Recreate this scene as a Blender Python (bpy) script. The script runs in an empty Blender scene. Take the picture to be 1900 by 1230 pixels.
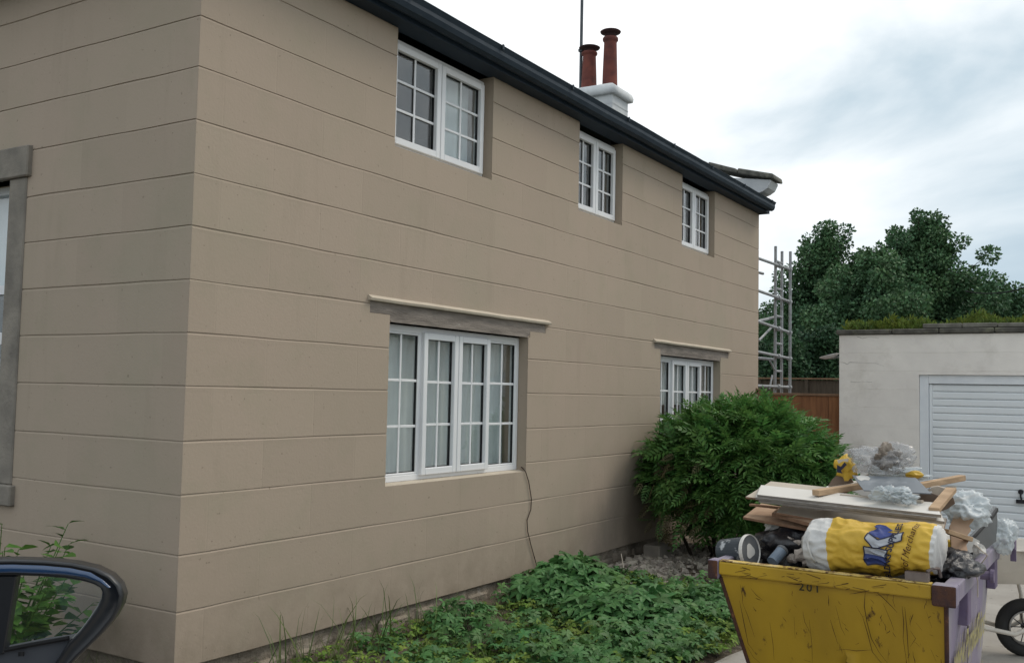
import bpy, bmesh, math, random
import numpy as np
from mathutils import Vector, Matrix, noise as mnoise
R = math.radians
scene = bpy.context.scene
col = scene.collection
rnd = random.Random(7)

# ---------------------------------------------------------------- camera
EYE = Vector((0, 0, 1.70))
FPX, YAW, PIT, ROL = 1836.24, 1.0122, 0.0620, 0.0210      # focal length in px of a 1900 px wide picture
fw = Vector((math.sin(YAW)*math.cos(PIT), math.cos(YAW)*math.cos(PIT), math.sin(PIT)))
r0 = Vector((math.cos(YAW), -math.sin(YAW), 0)); u0 = r0.cross(fw)
rt = math.cos(ROL)*r0 + math.sin(ROL)*u0
up = -math.sin(ROL)*r0 + math.cos(ROL)*u0
cam_d = bpy.data.cameras.new('camera'); cam = bpy.data.objects.new('camera', cam_d); col.objects.link(cam)
cam.matrix_world = Matrix(((rt.x, up.x, -fw.x, EYE.x), (rt.y, up.y, -fw.y, EYE.y), (rt.z, up.z, -fw.z, EYE.z), (0, 0, 0, 1)))
cam_d.sensor_fit = 'HORIZONTAL'; cam_d.sensor_width = 36; cam_d.lens = FPX*36/1900
cam_d.clip_start = 0.05; cam_d.clip_end = 3000
scene.camera = cam

# ---------------------------------------------------------------- world: bright overcast sky
SUN_EL, SUN_AZ = R(50), R(128)      # azimuth measured from +Y towards +X
world = bpy.data.worlds.new('World'); scene.world = world; world.use_nodes = True
nt = world.node_tree; nt.nodes.clear()
def N(t, **k):
    n = nt.nodes.new(t)
    for a, b in k.items(): setattr(n, a, b)
    return n
out = N('ShaderNodeOutputWorld'); bgs = N('ShaderNodeBackground'); bgc = N('ShaderNodeBackground'); mx = N('ShaderNodeMixShader')
sky = N('ShaderNodeTexSky', sky_type='NISHITA'); sky.sun_disc = False; sky.sun_elevation = SUN_EL; sky.sun_rotation = SUN_AZ
sky.air_density = 1.0; sky.dust_density = 2.5
bgs.inputs['Strength'].default_value = 0.12
tc = N('ShaderNodeTexCoord')
mp = N('ShaderNodeMapping'); mp.inputs['Scale'].default_value = (1.0, 1.0, 2.2); mp.inputs['Location'].default_value = (0.35, 0.1, 0.0)
n1 = N('ShaderNodeTexNoise'); n1.inputs['Scale'].default_value = 2.6; n1.inputs['Detail'].default_value = 7; n1.inputs['Roughness'].default_value = .52; n1.inputs['Distortion'].default_value = .35
n2 = N('ShaderNodeTexNoise'); n2.inputs['Scale'].default_value = 1.1; n2.inputs['Detail'].default_value = 3
nt.links.new(tc.outputs['Generated'], mp.inputs['Vector']); nt.links.new(mp.outputs[0], n1.inputs['Vector']); nt.links.new(tc.outputs['Generated'], n2.inputs['Vector'])
# large brightening of the cloud layer towards the veiled sun
sd = (math.sin(R(64))*math.cos(R(34)), math.cos(R(64))*math.cos(R(34)), math.sin(R(34)))
dt = N('ShaderNodeVectorMath', operation='DOT_PRODUCT'); dt.inputs[1].default_value = sd
nt.links.new(tc.outputs['Generated'], dt.inputs[0])
mr = N('ShaderNodeMapRange'); mr.inputs[1].default_value = 0.80; mr.inputs[2].default_value = 1.0; mr.inputs[3].default_value = 0.07; mr.inputs[4].default_value = 0.24
nt.links.new(dt.outputs['Value'], mr.inputs[0])
ad0 = N('ShaderNodeMath', operation='ADD'); nt.links.new(n1.outputs['Fac'], ad0.inputs[0]); nt.links.new(mr.outputs[0], ad0.inputs[1])
# a bank of thicker grey-blue cloud low in the east
sd2 = (math.sin(R(88))*math.cos(R(6)), math.cos(R(88))*math.cos(R(6)), math.sin(R(6)))
dt2 = N('ShaderNodeVectorMath', operation='DOT_PRODUCT'); dt2.inputs[1].default_value = sd2; nt.links.new(tc.outputs['Generated'], dt2.inputs[0])
mr2 = N('ShaderNodeMapRange'); mr2.inputs[1].default_value = 0.93; mr2.inputs[2].default_value = 0.995; mr2.inputs[3].default_value = 0.0; mr2.inputs[4].default_value = -0.32
nt.links.new(dt2.outputs['Value'], mr2.inputs[0])
ad = N('ShaderNodeMath', operation='ADD'); nt.links.new(ad0.outputs[0], ad.inputs[0]); nt.links.new(mr2.outputs[0], ad.inputs[1])
ramp = N('ShaderNodeValToRGB'); e = ramp.color_ramp.elements
e[0].position = .30; e[0].color = (.38, .49, .58, 1)
e[1].position = .74; e[1].color = (1.06, 1.07, 1.08, 1)
k = ramp.color_ramp.elements.new(.43); k.color = (.50, .60, .67, 1)
k = ramp.color_ramp.elements.new(.56); k.color = (.74, .80, .84, 1)
nt.links.new(ad.outputs[0], ramp.inputs[0]); nt.links.new(ramp.outputs[0], bgc.inputs['Color'])
bgc.inputs['Strength'].default_value = 1.0
cov = N('ShaderNodeMapRange'); cov.inputs[1].default_value = .30; cov.inputs[2].default_value = .50; cov.inputs[3].default_value = .80; cov.inputs[4].default_value = 1.0
nt.links.new(n2.outputs['Fac'], cov.inputs[0])
nt.links.new(sky.outputs[0], bgs.inputs['Color']); nt.links.new(cov.outputs[0], mx.inputs[0])
nt.links.new(bgs.outputs[0], mx.inputs[1]); nt.links.new(bgc.outputs[0], mx.inputs[2]); nt.links.new(mx.outputs[0], out.inputs[0])

sun_d = bpy.data.lights.new('sun', 'SUN'); sun_d.energy = 1.25; sun_d.angle = R(25); sun_d.color = (1, .90, .76)
sun = bpy.data.objects.new('sun', sun_d); col.objects.link(sun)
sv = Vector((math.sin(SUN_AZ)*math.cos(SUN_EL), math.cos(SUN_AZ)*math.cos(SUN_EL), math.sin(SUN_EL)))
sun.rotation_euler = sv.to_track_quat('Z', 'Y').to_euler(); sun.location = (0, -10, 20)
scene.view_settings.view_transform = 'Standard'; scene.view_settings.look = 'None'
scene.view_settings.exposure = 0.28; scene.view_settings.gamma = 1.0; scene.view_settings.use_curve_mapping = False

# ---------------------------------------------------------------- survey helpers: a sight line from the eye meets a known plane
def ray(px, py): return fw + (px-950)/FPX*rt - (py-615)/FPX*up
def PX(px, py, X): d = ray(px, py); return EYE + d*(X/d.x)
def PY(px, py, Y): d = ray(px, py); return EYE + d*(Y/d.y)
def PZ(px, py, Z): d = ray(px, py); return EYE + d*((Z-EYE.z)/d.z)

# ---------------------------------------------------------------- materials
def mat(name, c1, c2=None, scale=6, detail=5, rough=.8, bump=0, bscale=None, spec=.3, metal=0, stretch=(1, 1, 1), contrast=(.35, .65),
        c3=None, c3scale=2, c3pos=(.55, .7), trans=0, island=0, coat=0, bdist=.01):
    m = bpy.data.materials.new(name); m.use_nodes = True; t = m.node_tree; nd = t.nodes; lk = t.links
    b = nd['Principled BSDF']
    b.inputs['Roughness'].default_value = rough; b.inputs['Metallic'].default_value = metal
    b.inputs['Specular IOR Level'].default_value = spec; b.inputs['Coat Weight'].default_value = coat
    tcn = nd.new('ShaderNodeTexCoord'); mpn = nd.new('ShaderNodeMapping'); mpn.inputs['Scale'].default_value = stretch
    lk.new(tcn.outputs['Object'], mpn.inputs['Vector'])
    c = None
    if c2 is None: c2 = tuple(x*.85 for x in c1)
    ns = nd.new('ShaderNodeTexNoise'); ns.inputs['Scale'].default_value = scale; ns.inputs['Detail'].default_value = detail
    lk.new(mpn.outputs[0], ns.inputs['Vector'])
    rp = nd.new('ShaderNodeValToRGB'); rp.color_ramp.elements[0].position, rp.color_ramp.elements[1].position = contrast
    rp.color_ramp.elements[0].color = (*c1, 1); rp.color_ramp.elements[1].color = (*c2, 1)
    lk.new(ns.outputs['Fac'], rp.inputs[0]); c = rp.outputs[0]
    if c3:
        n3 = nd.new('ShaderNodeTexNoise'); n3.inputs['Scale'].default_value = c3scale; n3.inputs['Detail'].default_value = 8; n3.inputs['Roughness'].default_value = .65
        lk.new(mpn.outputs[0], n3.inputs['Vector'])
        r3 = nd.new('ShaderNodeMapRange'); r3.inputs[1].default_value, r3.inputs[2].default_value = c3pos
        lk.new(n3.outputs['Fac'], r3.inputs[0])
        mxn = nd.new('ShaderNodeMix'); mxn.data_type = 'RGBA'
        lk.new(r3.outputs[0], mxn.inputs[0]); lk.new(c, mxn.inputs[6]); mxn.inputs[7].default_value = (*c3, 1); c = mxn.outputs[2]
    if island:
        g = nd.new('ShaderNodeNewGeometry'); hs = nd.new('ShaderNodeHueSaturation')
        r4 = nd.new('ShaderNodeMapRange'); r4.inputs[3].default_value = 1-island; r4.inputs[4].default_value = 1+island
        lk.new(g.outputs['Random Per Island'], r4.inputs[0]); lk.new(r4.outputs[0], hs.inputs['Value'])
        r5 = nd.new('ShaderNodeMapRange'); r5.inputs[3].default_value = .5+island*.05; r5.inputs[4].default_value = .5-island*.05
        m7 = nd.new('ShaderNodeMath'); m7.operation = 'FRACT'; m8 = nd.new('ShaderNodeMath'); m8.operation = 'MULTIPLY'; m8.inputs[1].default_value = 7.3
        lk.new(g.outputs['Random Per Island'], m8.inputs[0]); lk.new(m8.outputs[0], m7.inputs[0]); lk.new(m7.outputs[0], r5.inputs[0]); lk.new(r5.outputs[0], hs.inputs['Hue'])
        lk.new(c, hs.inputs['Color']); c = hs.outputs[0]
    lk.new(c, b.inputs['Base Color'])
    if bump:
        nb = nd.new('ShaderNodeTexNoise'); nb.inputs['Scale'].default_value = bscale or scale*8; nb.inputs['Detail'].default_value = 6; nb.inputs['Roughness'].default_value = .6
        lk.new(mpn.outputs[0], nb.inputs['Vector']); bp = nd.new('ShaderNodeBump'); bp.inputs['Strength'].default_value = bump; bp.inputs['Distance'].default_value = bdist
        lk.new(nb.outputs['Fac'], bp.inputs['Height']); lk.new(bp.outputs[0], b.inputs['Normal'])
    if trans:
        tr = nd.new('ShaderNodeBsdfTranslucent'); lk.new(c, tr.inputs['Color']); ms = nd.new('ShaderNodeMixShader'); ms.inputs[0].default_value = trans
        lk.new(b.outputs[0], ms.inputs[1]); lk.new(tr.outputs[0], ms.inputs[2]); lk.new(ms.outputs[0], nd['Material Output'].inputs[0])
    return m
def glass_mat(name, tint=(.97, .985, .985), ior=1.52, rough=0.0, body=None, wav=.0, mixmin=.02, gain=1.0):
    m = bpy.data.materials.new(name); m.use_nodes = True; t = m.node_tree; nd = t.nodes; lk = t.links; nd.remove(nd['Principled BSDF'])
    tr = nd.new('ShaderNodeBsdfTransparent'); tr.inputs[0].default_value = (*tint, 1)
    gl = nd.new('ShaderNodeBsdfGlossy'); gl.inputs['Roughness'].default_value = rough
    lw = nd.new('ShaderNodeLayerWeight'); lw.inputs[0].default_value = .5      # Schlick curve, the same from both sides of a thin sheet
    fr = nd.new('ShaderNodeMath'); fr.operation = 'POWER'; fr.inputs[1].default_value = 5.0; lk.new(lw.outputs['Facing'], fr.inputs[0])
    ml = nd.new('ShaderNodeMath'); ml.operation = 'MULTIPLY_ADD'; ml.inputs[1].default_value = .96*min(gain, 1.0); ml.inputs[2].default_value = .04*gain+mixmin; ml.use_clamp = True
    ms = nd.new('ShaderNodeMixShader')
    if wav:
        tcn = nd.new('ShaderNodeTexCoord'); nb = nd.new('ShaderNodeTexNoise'); nb.inputs['Scale'].default_value = 1.5; nb.inputs['Detail'].default_value = 1
        bp = nd.new('ShaderNodeBump'); bp.inputs['Strength'].default_value = wav; bp.inputs['Distance'].default_value = .02
        lk.new(tcn.outputs['Object'], nb.inputs['Vector']); lk.new(nb.outputs['Fac'], bp.inputs['Height']); lk.new(bp.outputs[0], gl.inputs['Normal'])
    lk.new(fr.outputs[0], ml.inputs[0]); lk.new(ml.outputs[0], ms.inputs[0])
    src = tr.outputs[0]
    if body:
        df = nd.new('ShaderNodeBsdfDiffuse'); df.inputs[0].default_value = (*body[0], 1); m2 = nd.new('ShaderNodeMixShader'); m2.inputs[0].default_value = body[1]
        lk.new(tr.outputs[0], m2.inputs[1]); lk.new(df.outputs[0], m2.inputs[2]); src = m2.outputs[0]
    lk.new(src, ms.inputs[1]); lk.new(gl.outputs[0], ms.inputs[2]); lk.new(ms.outputs[0], nd['Material Output'].inputs[0])
    return m
M = {}
M['wall'] = mat('beige_masonry_paint', (.362, .300, .235), (.377, .307, .243), scale=1.1, detail=3, rough=.85, bump=.35, bscale=55, spec=.2,
                c3=(.340, .292, .222), c3scale=3.2, c3pos=(.5, .75), bdist=.004)
def wall_extras(m):      # patches of old paint, specks, splashed dirt at the foot and one darker patch, all in the paint itself
    t = m.node_tree; nd = t.nodes; lk = t.links; b = nd['Principled BSDF']; src = b.inputs['Base Color'].links[0].from_socket
    g = nd.new('ShaderNodeNewGeometry'); sep = nd.new('ShaderNodeSeparateXYZ'); lk.new(g.outputs['Position'], sep.inputs[0])
    def noise(scale, detail=4, rough=.6, st=(1, 1, 1)):
        mp_ = nd.new('ShaderNodeMapping'); mp_.inputs['Scale'].default_value = st; lk.new(g.outputs['Position'], mp_.inputs[0])
        n = nd.new('ShaderNodeTexNoise'); n.inputs['Scale'].default_value = scale; n.inputs['Detail'].default_value = detail; n.inputs['Roughness'].default_value = rough; lk.new(mp_.outputs[0], n.inputs['Vector']); return n.outputs['Fac']
    def rng(x, a, b_, c=0.0, d=1.0):
        r = nd.new('ShaderNodeMapRange'); r.inputs[1].default_value, r.inputs[2].default_value, r.inputs[3].default_value, r.inputs[4].default_value = a, b_, c, d; lk.new(x, r.inputs[0]); return r.outputs[0]
    def mul(a, b_):
        k_ = nd.new('ShaderNodeMath'); k_.operation = 'MULTIPLY'; lk.new(a, k_.inputs[0]); lk.new(b_, k_.inputs[1]); return k_.outputs[0]
    def over(c, f, colr):
        x = nd.new('ShaderNodeMix'); x.data_type = 'RGBA'; lk.new(f, x.inputs[0]); lk.new(c, x.inputs[6]); x.inputs[7].default_value = (*colr, 1); return x.outputs[2]
    c = src
    oi = nd.new('ShaderNodeObjectInfo'); hsv = nd.new('ShaderNodeHueSaturation'); lk.new(rng(oi.outputs['Random'], 0, 1, .965, 1.035), hsv.inputs['Value']); lk.new(c, hsv.inputs['Color']); c = hsv.outputs[0]
    c = over(c, rng(noise(.45, 3), .46, .66, 0, .40), (.388, .308, .248))
    c = over(c, rng(noise(.6, 3, .6, (1, 1, .6)), .56, .76, 0, .5), (.315, .296, .220))
    c = over(c, rng(noise(1.6, 6, .7, (3.0, 3.0, .35)), .56, .74, 0, .35), (.28, .235, .18))
    c = over(c, rng(noise(34, 3, .5), .70, .735, 0, .7), (.20, .165, .125))
    low = mul(rng(sep.outputs['Z'], .62, .20, 0, 1), rng(noise(3.5, 7, .7), .38, .66, 0, .8)); c = over(c, low, (.25, .205, .155))
    # uneven darker patch low on the wall beside the shrub
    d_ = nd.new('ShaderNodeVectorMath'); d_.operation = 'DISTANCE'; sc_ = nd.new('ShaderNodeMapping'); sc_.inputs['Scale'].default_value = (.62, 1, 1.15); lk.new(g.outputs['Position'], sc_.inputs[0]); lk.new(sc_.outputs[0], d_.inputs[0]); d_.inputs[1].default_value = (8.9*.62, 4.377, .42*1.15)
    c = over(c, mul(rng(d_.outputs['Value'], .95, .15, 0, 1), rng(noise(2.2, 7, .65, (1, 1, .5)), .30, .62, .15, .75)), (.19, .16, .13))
    lk.new(c, b.inputs['Base Color'])
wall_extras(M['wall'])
M['strip'] = mat('cream_drip_strip', (.52, .46, .37), (.46, .40, .32), rough=.8, bump=.3)
M['plinth'] = mat('plinth_stone', (.30, .255, .20), (.17, .145, .115), scale=5, rough=.95, bump=.9, bscale=22, c3=(.36, .32, .27), c3scale=7, bdist=.03)
M['lintel'] = mat('weathered_lintel', (.27, .235, .205), (.17, .148, .13), scale=9, stretch=(.5, 1, 3), rough=.95, bump=.8, bscale=30, c3=(.45, .42, .39), c3scale=14, c3pos=(.66, .8), bdist=.01)
M['stone'] = mat('grey_surround_stone', (.26, .235, .20), (.17, .155, .135), scale=5, rough=.95, bump=.6, bscale=30)
M['pvc'] = mat('white_upvc', (.74, .75, .76), (.70, .71, .73), scale=2, rough=.35, spec=.5)
M['gasket'] = mat('black_gasket', (.02, .02, .022), rough=.6)
M['glass'] = glass_mat('window_glass', wav=.7, gain=1.0, mixmin=.05)
M['curtain'] = mat('net_curtain', (.80, .86, .86), (.70, .76, .76), scale=3, rough=.9, trans=.15)
M['curtain_dark'] = mat('heavy_curtain', (.16, .15, .14), (.12, .11, .10), scale=3, rough=.9)
M['blind'] = mat('pale_blind', (.62, .68, .72), (.58, .64, .68), rough=.8)
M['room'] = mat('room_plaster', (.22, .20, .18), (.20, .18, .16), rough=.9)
M['fascia'] = mat('black_painted_fascia', (.012, .023, .038), (.017, .029, .045), scale=2, rough=.6, spec=.25, bump=.1, bscale=20)
M['gutter'] = mat('black_gutter_plastic', (.012, .023, .036), (.020, .032, .046), scale=6, rough=.55, spec=.22, c3=(.06, .07, .06), c3scale=11, c3pos=(.62, .75))
M['slate'] = mat('dark_roof_slate', (.045, .05, .058), (.07, .075, .08), scale=8, rough=.7, bump=.4)
M['chimney'] = mat('white_painted_render', (.62, .64, .65), (.50, .52, .54), scale=4, rough=.85, bump=.5, bscale=25, c3=(.30, .26, .22), c3scale=5, c3pos=(.64, .78))
M['pot'] = mat('terracotta', (.20, .062, .046), (.12, .04, .035), scale=7, rough=.85, bump=.3, c3=(.06, .035, .035), c3scale=4, c3pos=(.5, .75))
M['pot_cap'] = mat('sooty_terracotta', (.06, .028, .028), (.04, .022, .024), scale=8, rough=.85)
M['mast'] = mat('grey_mast', (.09, .10, .11), (.07, .08, .09), rough=.5, metal=.3)
M['coping'] = mat('lichen_stone', (.17, .165, .145), (.09, .09, .08), scale=12, rough=.95, bump=.8, bscale=40, c3=(.27, .26, .21), c3scale=8)
M['alu'] = mat('scaffold_aluminium', (.36, .37, .38), (.24, .25, .26), scale=14, rough=.5, metal=.25)
M['fence1'] = mat('orange_brown_planks', (.27, .125, .058), (.19, .085, .042), scale=5, stretch=(6, 6, .6), rough=.85, bump=.4, bscale=20)
M['fence1cap'] = mat('fence_rail', (.24, .15, .09), (.18, .11, .07), scale=6, rough=.85)
M['fence2'] = mat('weathered_fence', (.060, .048, .036), (.085, .068, .05), scale=5, stretch=(4, 4, .6), rough=.9)
M['garage'] = mat('white_painted_blockwork', (.83, .79, .74), (.74, .70, .66), scale=2.4, rough=.9, bump=.5, bscale=26, c3=(.62, .58, .53), c3scale=2.5, c3pos=(.52, .78), bdist=.006)
M['gcoping'] = mat('dark_garage_coping', (.07, .066, .058), (.12, .115, .10), scale=9, rough=.95, bump=.8, c3=(.17, .17, .12), c3scale=6)
M['gdoor'] = mat('pale_blue_metal_door', (.76, .79, .81), (.71, .745, .77), scale=1.5, rough=.4, spec=.45)
M['gframe'] = mat('white_door_frame', (.74, .77, .80), (.68, .71, .75), rough=.5)
M['dark_metal'] = mat('dark_metal', (.03, .03, .035), rough=.4, metal=.6)
M['soil'] = mat('garden_soil', (.15, .122, .092), (.09, .072, .054), scale=4, rough=1, bump=1, bscale=24, c3=(.30, .27, .23), c3scale=9, c3pos=(.56, .72), bdist=.04)
M['concrete'] = mat('driveway_concrete', (.36, .34, .31), (.29, .27, .245), scale=2, rough=.95, bump=.5, bscale=40, c3=(.13, .12, .10), c3scale=6, c3pos=(.58, .75))
M['far_ground'] = mat('far_grass', (.05, .075, .03), (.07, .09, .04), scale=.5, rough=1)
M['rubble'] = mat('pale_rubble', (.38, .34, .29), (.22, .195, .165), scale=10, rough=.95, bump=.6, island=.35)
M['bush'] = mat('bush_leaves', (.062, .160, .040), (.11, .235, .058), scale=2.2, rough=.5, spec=.35, trans=.32, island=.35)
M['bush_brown'] = mat('browned_leaves', (.07, .06, .028), (.09, .075, .035), scale=2, rough=.7, island=.3)
M['bark'] = mat('bark', (.05, .038, .028), (.03, .024, .018), scale=20, rough=.95, bump=.6)
M['weed'] = mat('weed_leaves', (.052, .145, .045), (.088, .19, .055), scale=2.5, rough=.55, spec=.3, trans=.2, island=.3)
M['lowweed'] = mat('ground_cover_leaves', (.12, .20, .035), (.15, .23, .04), scale=2, rough=.6, spec=.2, trans=.2, island=.4)
M['grass'] = mat('grass_blades', (.085, .15, .04), (.14, .17, .06), scale=2, rough=.6, trans=.2, island=.4)
M['shrub'] = mat('shrub_leaves', (.10, .20, .035), (.065, .15, .03), scale=3, rough=.5, trans=.3, island=.35)
M['tree'] = mat('tree_leaves', (.058, .128, .062), (.092, .172, .074), scale=.6, rough=.6, spec=.25, trans=.15, island=.45)
M['conifer'] = mat('conifer_leaves', (.028, .068, .036), (.042, .100, .040), scale=.8, rough=.7, trans=.1, island=.4)
M['moss'] = mat('yellow_green_growth', (.15, .19, .03), (.09, .14, .03), scale=4, rough=.8, trans=.25, island=.4)

# ---------------------------------------------------------------- mesh helpers
def link(o, parent=None):
    col.objects.link(o)
    if parent is not None: o.parent = parent
    return o
def tag(o, label=None, cat=None, group=None, kind=None):
    if label: o['label'] = label
    if cat: o['category'] = cat
    if group: o['group'] = group
    if kind: o['kind'] = kind
    return o
def empty(name, loc=(0, 0, 0), rz=0):
    o = bpy.data.objects.new(name, None); o.empty_display_size = .1; o.location = loc; o.rotation_euler = (0, 0, rz); col.objects.link(o); return o
def stuff(o): o['kind'] = 'stuff'; return o
class MB:
    def __init__(s): s.v = []; s.f = []; s.m = []
    def add(s, vs, fs, mi=0):
        k = len(s.v); s.v += [tuple(p) for p in vs]; s.f += [tuple(i+k for i in q) for q in fs]; s.m += [mi]*len(fs); return s
    def box(s, a, b, mi=0):
        x0, x1 = sorted((a[0], b[0])); y0, y1 = sorted((a[1], b[1])); z0, z1 = sorted((a[2], b[2]))
        return s.add([(x0, y0, z0), (x1, y0, z0), (x1, y1, z0), (x0, y1, z0), (x0, y0, z1), (x1, y0, z1), (x1, y1, z1), (x0, y1, z1)],
                     [(0, 3, 2, 1), (4, 5, 6, 7), (0, 1, 5, 4), (1, 2, 6, 5), (2, 3, 7, 6), (3, 0, 4, 7)], mi)
    def hexa(s, p, mi=0):        # eight corners: 0-3 one face, 4-7 the opposite
        return s.add(p, [(0, 3, 2, 1), (4, 5, 6, 7), (0, 1, 5, 4), (1, 2, 6, 5), (2, 3, 7, 6), (3, 0, 4, 7)], mi)
    def slab(s, quad, t, mi=0):  # a quad of top corners given a thickness along its normal (down)
        q = [Vector(p) for p in quad]; n = (q[1]-q[0]).cross(q[3]-q[0]).normalized()
        if n.z < 0: n = -n
        return s.hexa([p-n*t for p in q]+q, mi)
    def bar(s, a, b, w, h, mi=0, upv=(0, 0, 1)):
        a, b = Vector(a), Vector(b); d = (b-a).normalized(); u = Vector(upv)
        if abs(d.dot(u)) > .95: u = Vector((1, 0, 0))
        r = d.cross(u).normalized(); u = r.cross(d)
        c = [r*w/2+u*h/2, -r*w/2+u*h/2, -r*w/2-u*h/2, r*w/2-u*h/2]
        return s.hexa([a+q for q in c]+[b+q for q in c], mi)
    def tube(s, pts, r, n=8, mi=0, cap=True, rads=None):
        pts = [Vector(p) for p in pts]; k = len(s.v); prev = None
        for i, p in enumerate(pts):
            d = (pts[min(i+1, len(pts)-1)]-pts[max(i-1, 0)]).normalized()
            if prev is None:
                u = Vector((0, 0, 1)) if abs(d.z) < .9 else Vector((1, 0, 0))
                a = d.cross(u).normalized()
            else: a = (prev-d*prev.dot(d)).normalized()
            prev = a; b = d.cross(a); rr = rads[i] if rads else r
            for j in range(n):
                t = 2*math.pi*j/n; s.v.append(tuple(p+(a*math.cos(t)+b*math.sin(t))*rr))
        for i in range(len(pts)-1):
            for j in range(n):
                s.f.append((k+i*n+j, k+i*n+(j+1) % n, k+(i+1)*n+(j+1) % n, k+(i+1)*n+j)); s.m.append(mi)
        if cap:
            s.f.append(tuple(k+j for j in range(n))[::-1]); s.m.append(mi)
            s.f.append(tuple(k+(len(pts)-1)*n+j for j in range(n))); s.m.append(mi)
        return s
    def lathe(s, prof, c, ax=(0, 0, 1), n=20, mi=0, cap=True):   # prof: list of (radius, height) about an axis through c
        ax = Vector(ax).normalized(); u = Vector((1, 0, 0)) if abs(ax.x) < .9 else Vector((0, 1, 0))
        a = ax.cross(u).normalized(); b = ax.cross(a); c = Vector(c); k = len(s.v)
        for r_, h in prof:
            for j in range(n):
                t = 2*math.pi*j/n; s.v.append(tuple(c+ax*h+(a*math.cos(t)+b*math.sin(t))*r_))
        for i in range(len(prof)-1):
            for j in range(n):
                s.f.append((k+i*n+j, k+i*n+(j+1) % n, k+(i+1)*n+(j+1) % n, k+(i+1)*n+j)); s.m.append(mi)
        if cap:
            s.f.append(tuple(k+j for j in range(n))[::-1]); s.m.append(mi); s.f.append(tuple(k+(len(prof)-1)*n+j for j in range(n))); s.m.append(mi)
        return s
    def prism(s, outline, ext, mi=0):      # closed outline of 3D points extruded by a vector
        o = [Vector(p) for p in outline]; n = len(o); e = Vector(ext)
        return s.add(o+[p+e for p in o], [tuple(range(n))[::-1], tuple(range(n, 2*n))]+[(i, (i+1) % n, n+(i+1) % n, n+i) for i in range(n)], mi)
    def build(s, name, mats, parent=None, smooth=False, bevel=0, recalc=True, kind=None, segs=1):
        me = bpy.data.meshes.new(name); me.from_pydata(s.v, [], s.f)
        mats = mats if isinstance(mats, (list, tuple)) else [mats]
        for m in mats: me.materials.append(M[m] if isinstance(m, str) else m)
        if len(mats) > 1: me.polygons.foreach_set('material_index', s.m)
        if recalc:
            bm = bmesh.new(); bm.from_mesh(me); bmesh.ops.recalc_face_normals(bm, faces=bm.faces)
            if bevel: bmesh.ops.bevel(bm, geom=[e for e in bm.edges if e.is_manifold and e.calc_face_angle(0) > .5], offset=bevel, segments=segs, affect='EDGES', profile=.5)
            bm.to_mesh(me); bm.free()
        if smooth: me.polygons.foreach_set('use_smooth', [True]*len(me.polygons))
        o = link(bpy.data.objects.new(name, me), parent)
        if kind: o['kind'] = kind
        return o
def np_mesh(name, V, F, m, parent=None, smooth=False):
    V = np.asarray(V, dtype=np.float32); F = np.asarray(F, dtype=np.int32); k = F.shape[1]
    me = bpy.data.meshes.new(name); me.vertices.add(len(V)); me.vertices.foreach_set('co', V.ravel())
    me.loops.add(F.size); me.loops.foreach_set('vertex_index', F.ravel())
    me.polygons.add(len(F)); me.polygons.foreach_set('loop_start', np.arange(0, F.size, k, dtype=np.int32)); me.polygons.foreach_set('loop_total', np.full(len(F), k, dtype=np.int32))
    me.update(calc_edges=True); me.materials.append(M[m] if isinstance(m, str) else m)
    if smooth: me.polygons.foreach_set('use_smooth', [True]*len(F))
    return link(bpy.data.objects.new(name, me), parent)
def frames(P, D, U, S):     # rotation matrices with x along D, z near U
    D = D/np.linalg.norm(D, axis=1, keepdims=True); Yv = np.cross(U, D); Yv /= np.linalg.norm(Yv, axis=1, keepdims=True)+1e-9; Z = np.cross(D, Yv)
    return np.stack([D, Yv, Z], axis=2)*S[:, None, None]
def scatter(T, TF, P, D, U, S):
    A = frames(P, D, U, S); V = np.einsum('nij,kj->nki', A, T)+P[:, None, :]
    F = (TF[None]+(np.arange(len(P))*len(T))[:, None, None]).reshape(-1, TF.shape[1])
    return V.reshape(-1, 3), F
# leaf templates, all in unit length along +x, faces are quads
def leaf_simple(w=.28, droop=.15):
    V = [(0, 0, 0), (.35, w, .05), (1, 0, -droop), (.35, -w, .05)]
    V = [(0, 0, 0), (.32, w, .04), (.72, w*.62, -droop*.4), (1, 0, -droop), (.72, -w*.62, -droop*.4), (.32, -w, .04), (.32, 0, -.02), (.72, 0, -droop*.45)]
    return np.array(V), np.array([(0, 6, 1, 1), (1, 6, 7, 2), (2, 7, 3, 3), (0, 5, 6, 6), (5, 4, 7, 6), (4, 3, 7, 7)])
def quad_leaf(w=.3):
    return np.array([(0, 0, 0), (.5, w, .06), (1, 0, -.1), (.5, -w, .06)]), np.array([(0, 3, 2, 1)])
def pinnate(n=7, lw=.035, ll=.34, droop=.35):
    V = []; F = []
    def z(x): return -droop*x*x
    k = 0; V += [(0, .006, 0), (0, -.006, 0), (.5, -.005, z(.5)), (.5, .005, z(.5)), (1, -.002, z(1)), (1, .002, z(1))]
    F += [(0, 1, 2, 3), (3, 2, 4, 5)]
    for i in range(n):
        x = .16+.78*i/(n-1); L = ll*(1-.55*((x-.45)/.55)**2)
        for sgn in (1, -1):
            k = len(V); a = R(62-18*x); dx, dy = math.cos(a), sgn*math.sin(a)
            px, py = -dy, dx
            V += [(x, 0, z(x)), (x+dx*L*.45+px*lw, dy*L*.45+py*lw, z(x)-.02), (x+dx*L, dy*L, z(x)-L*.28), (x+dx*L*.45-px*lw, dy*L*.45-py*lw, z(x)-.02)]
            F.append((k, k+1, k+2, k+3))
    k = len(V); V += [(1, 0, z(1)), (1.1, .035, z(1)-.04), (1.24, 0, z(1)-.14), (1.1, -.035, z(1)-.04)]; F.append((k, k+1, k+2, k+3))
    return np.array(V), np.array(F)
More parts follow.
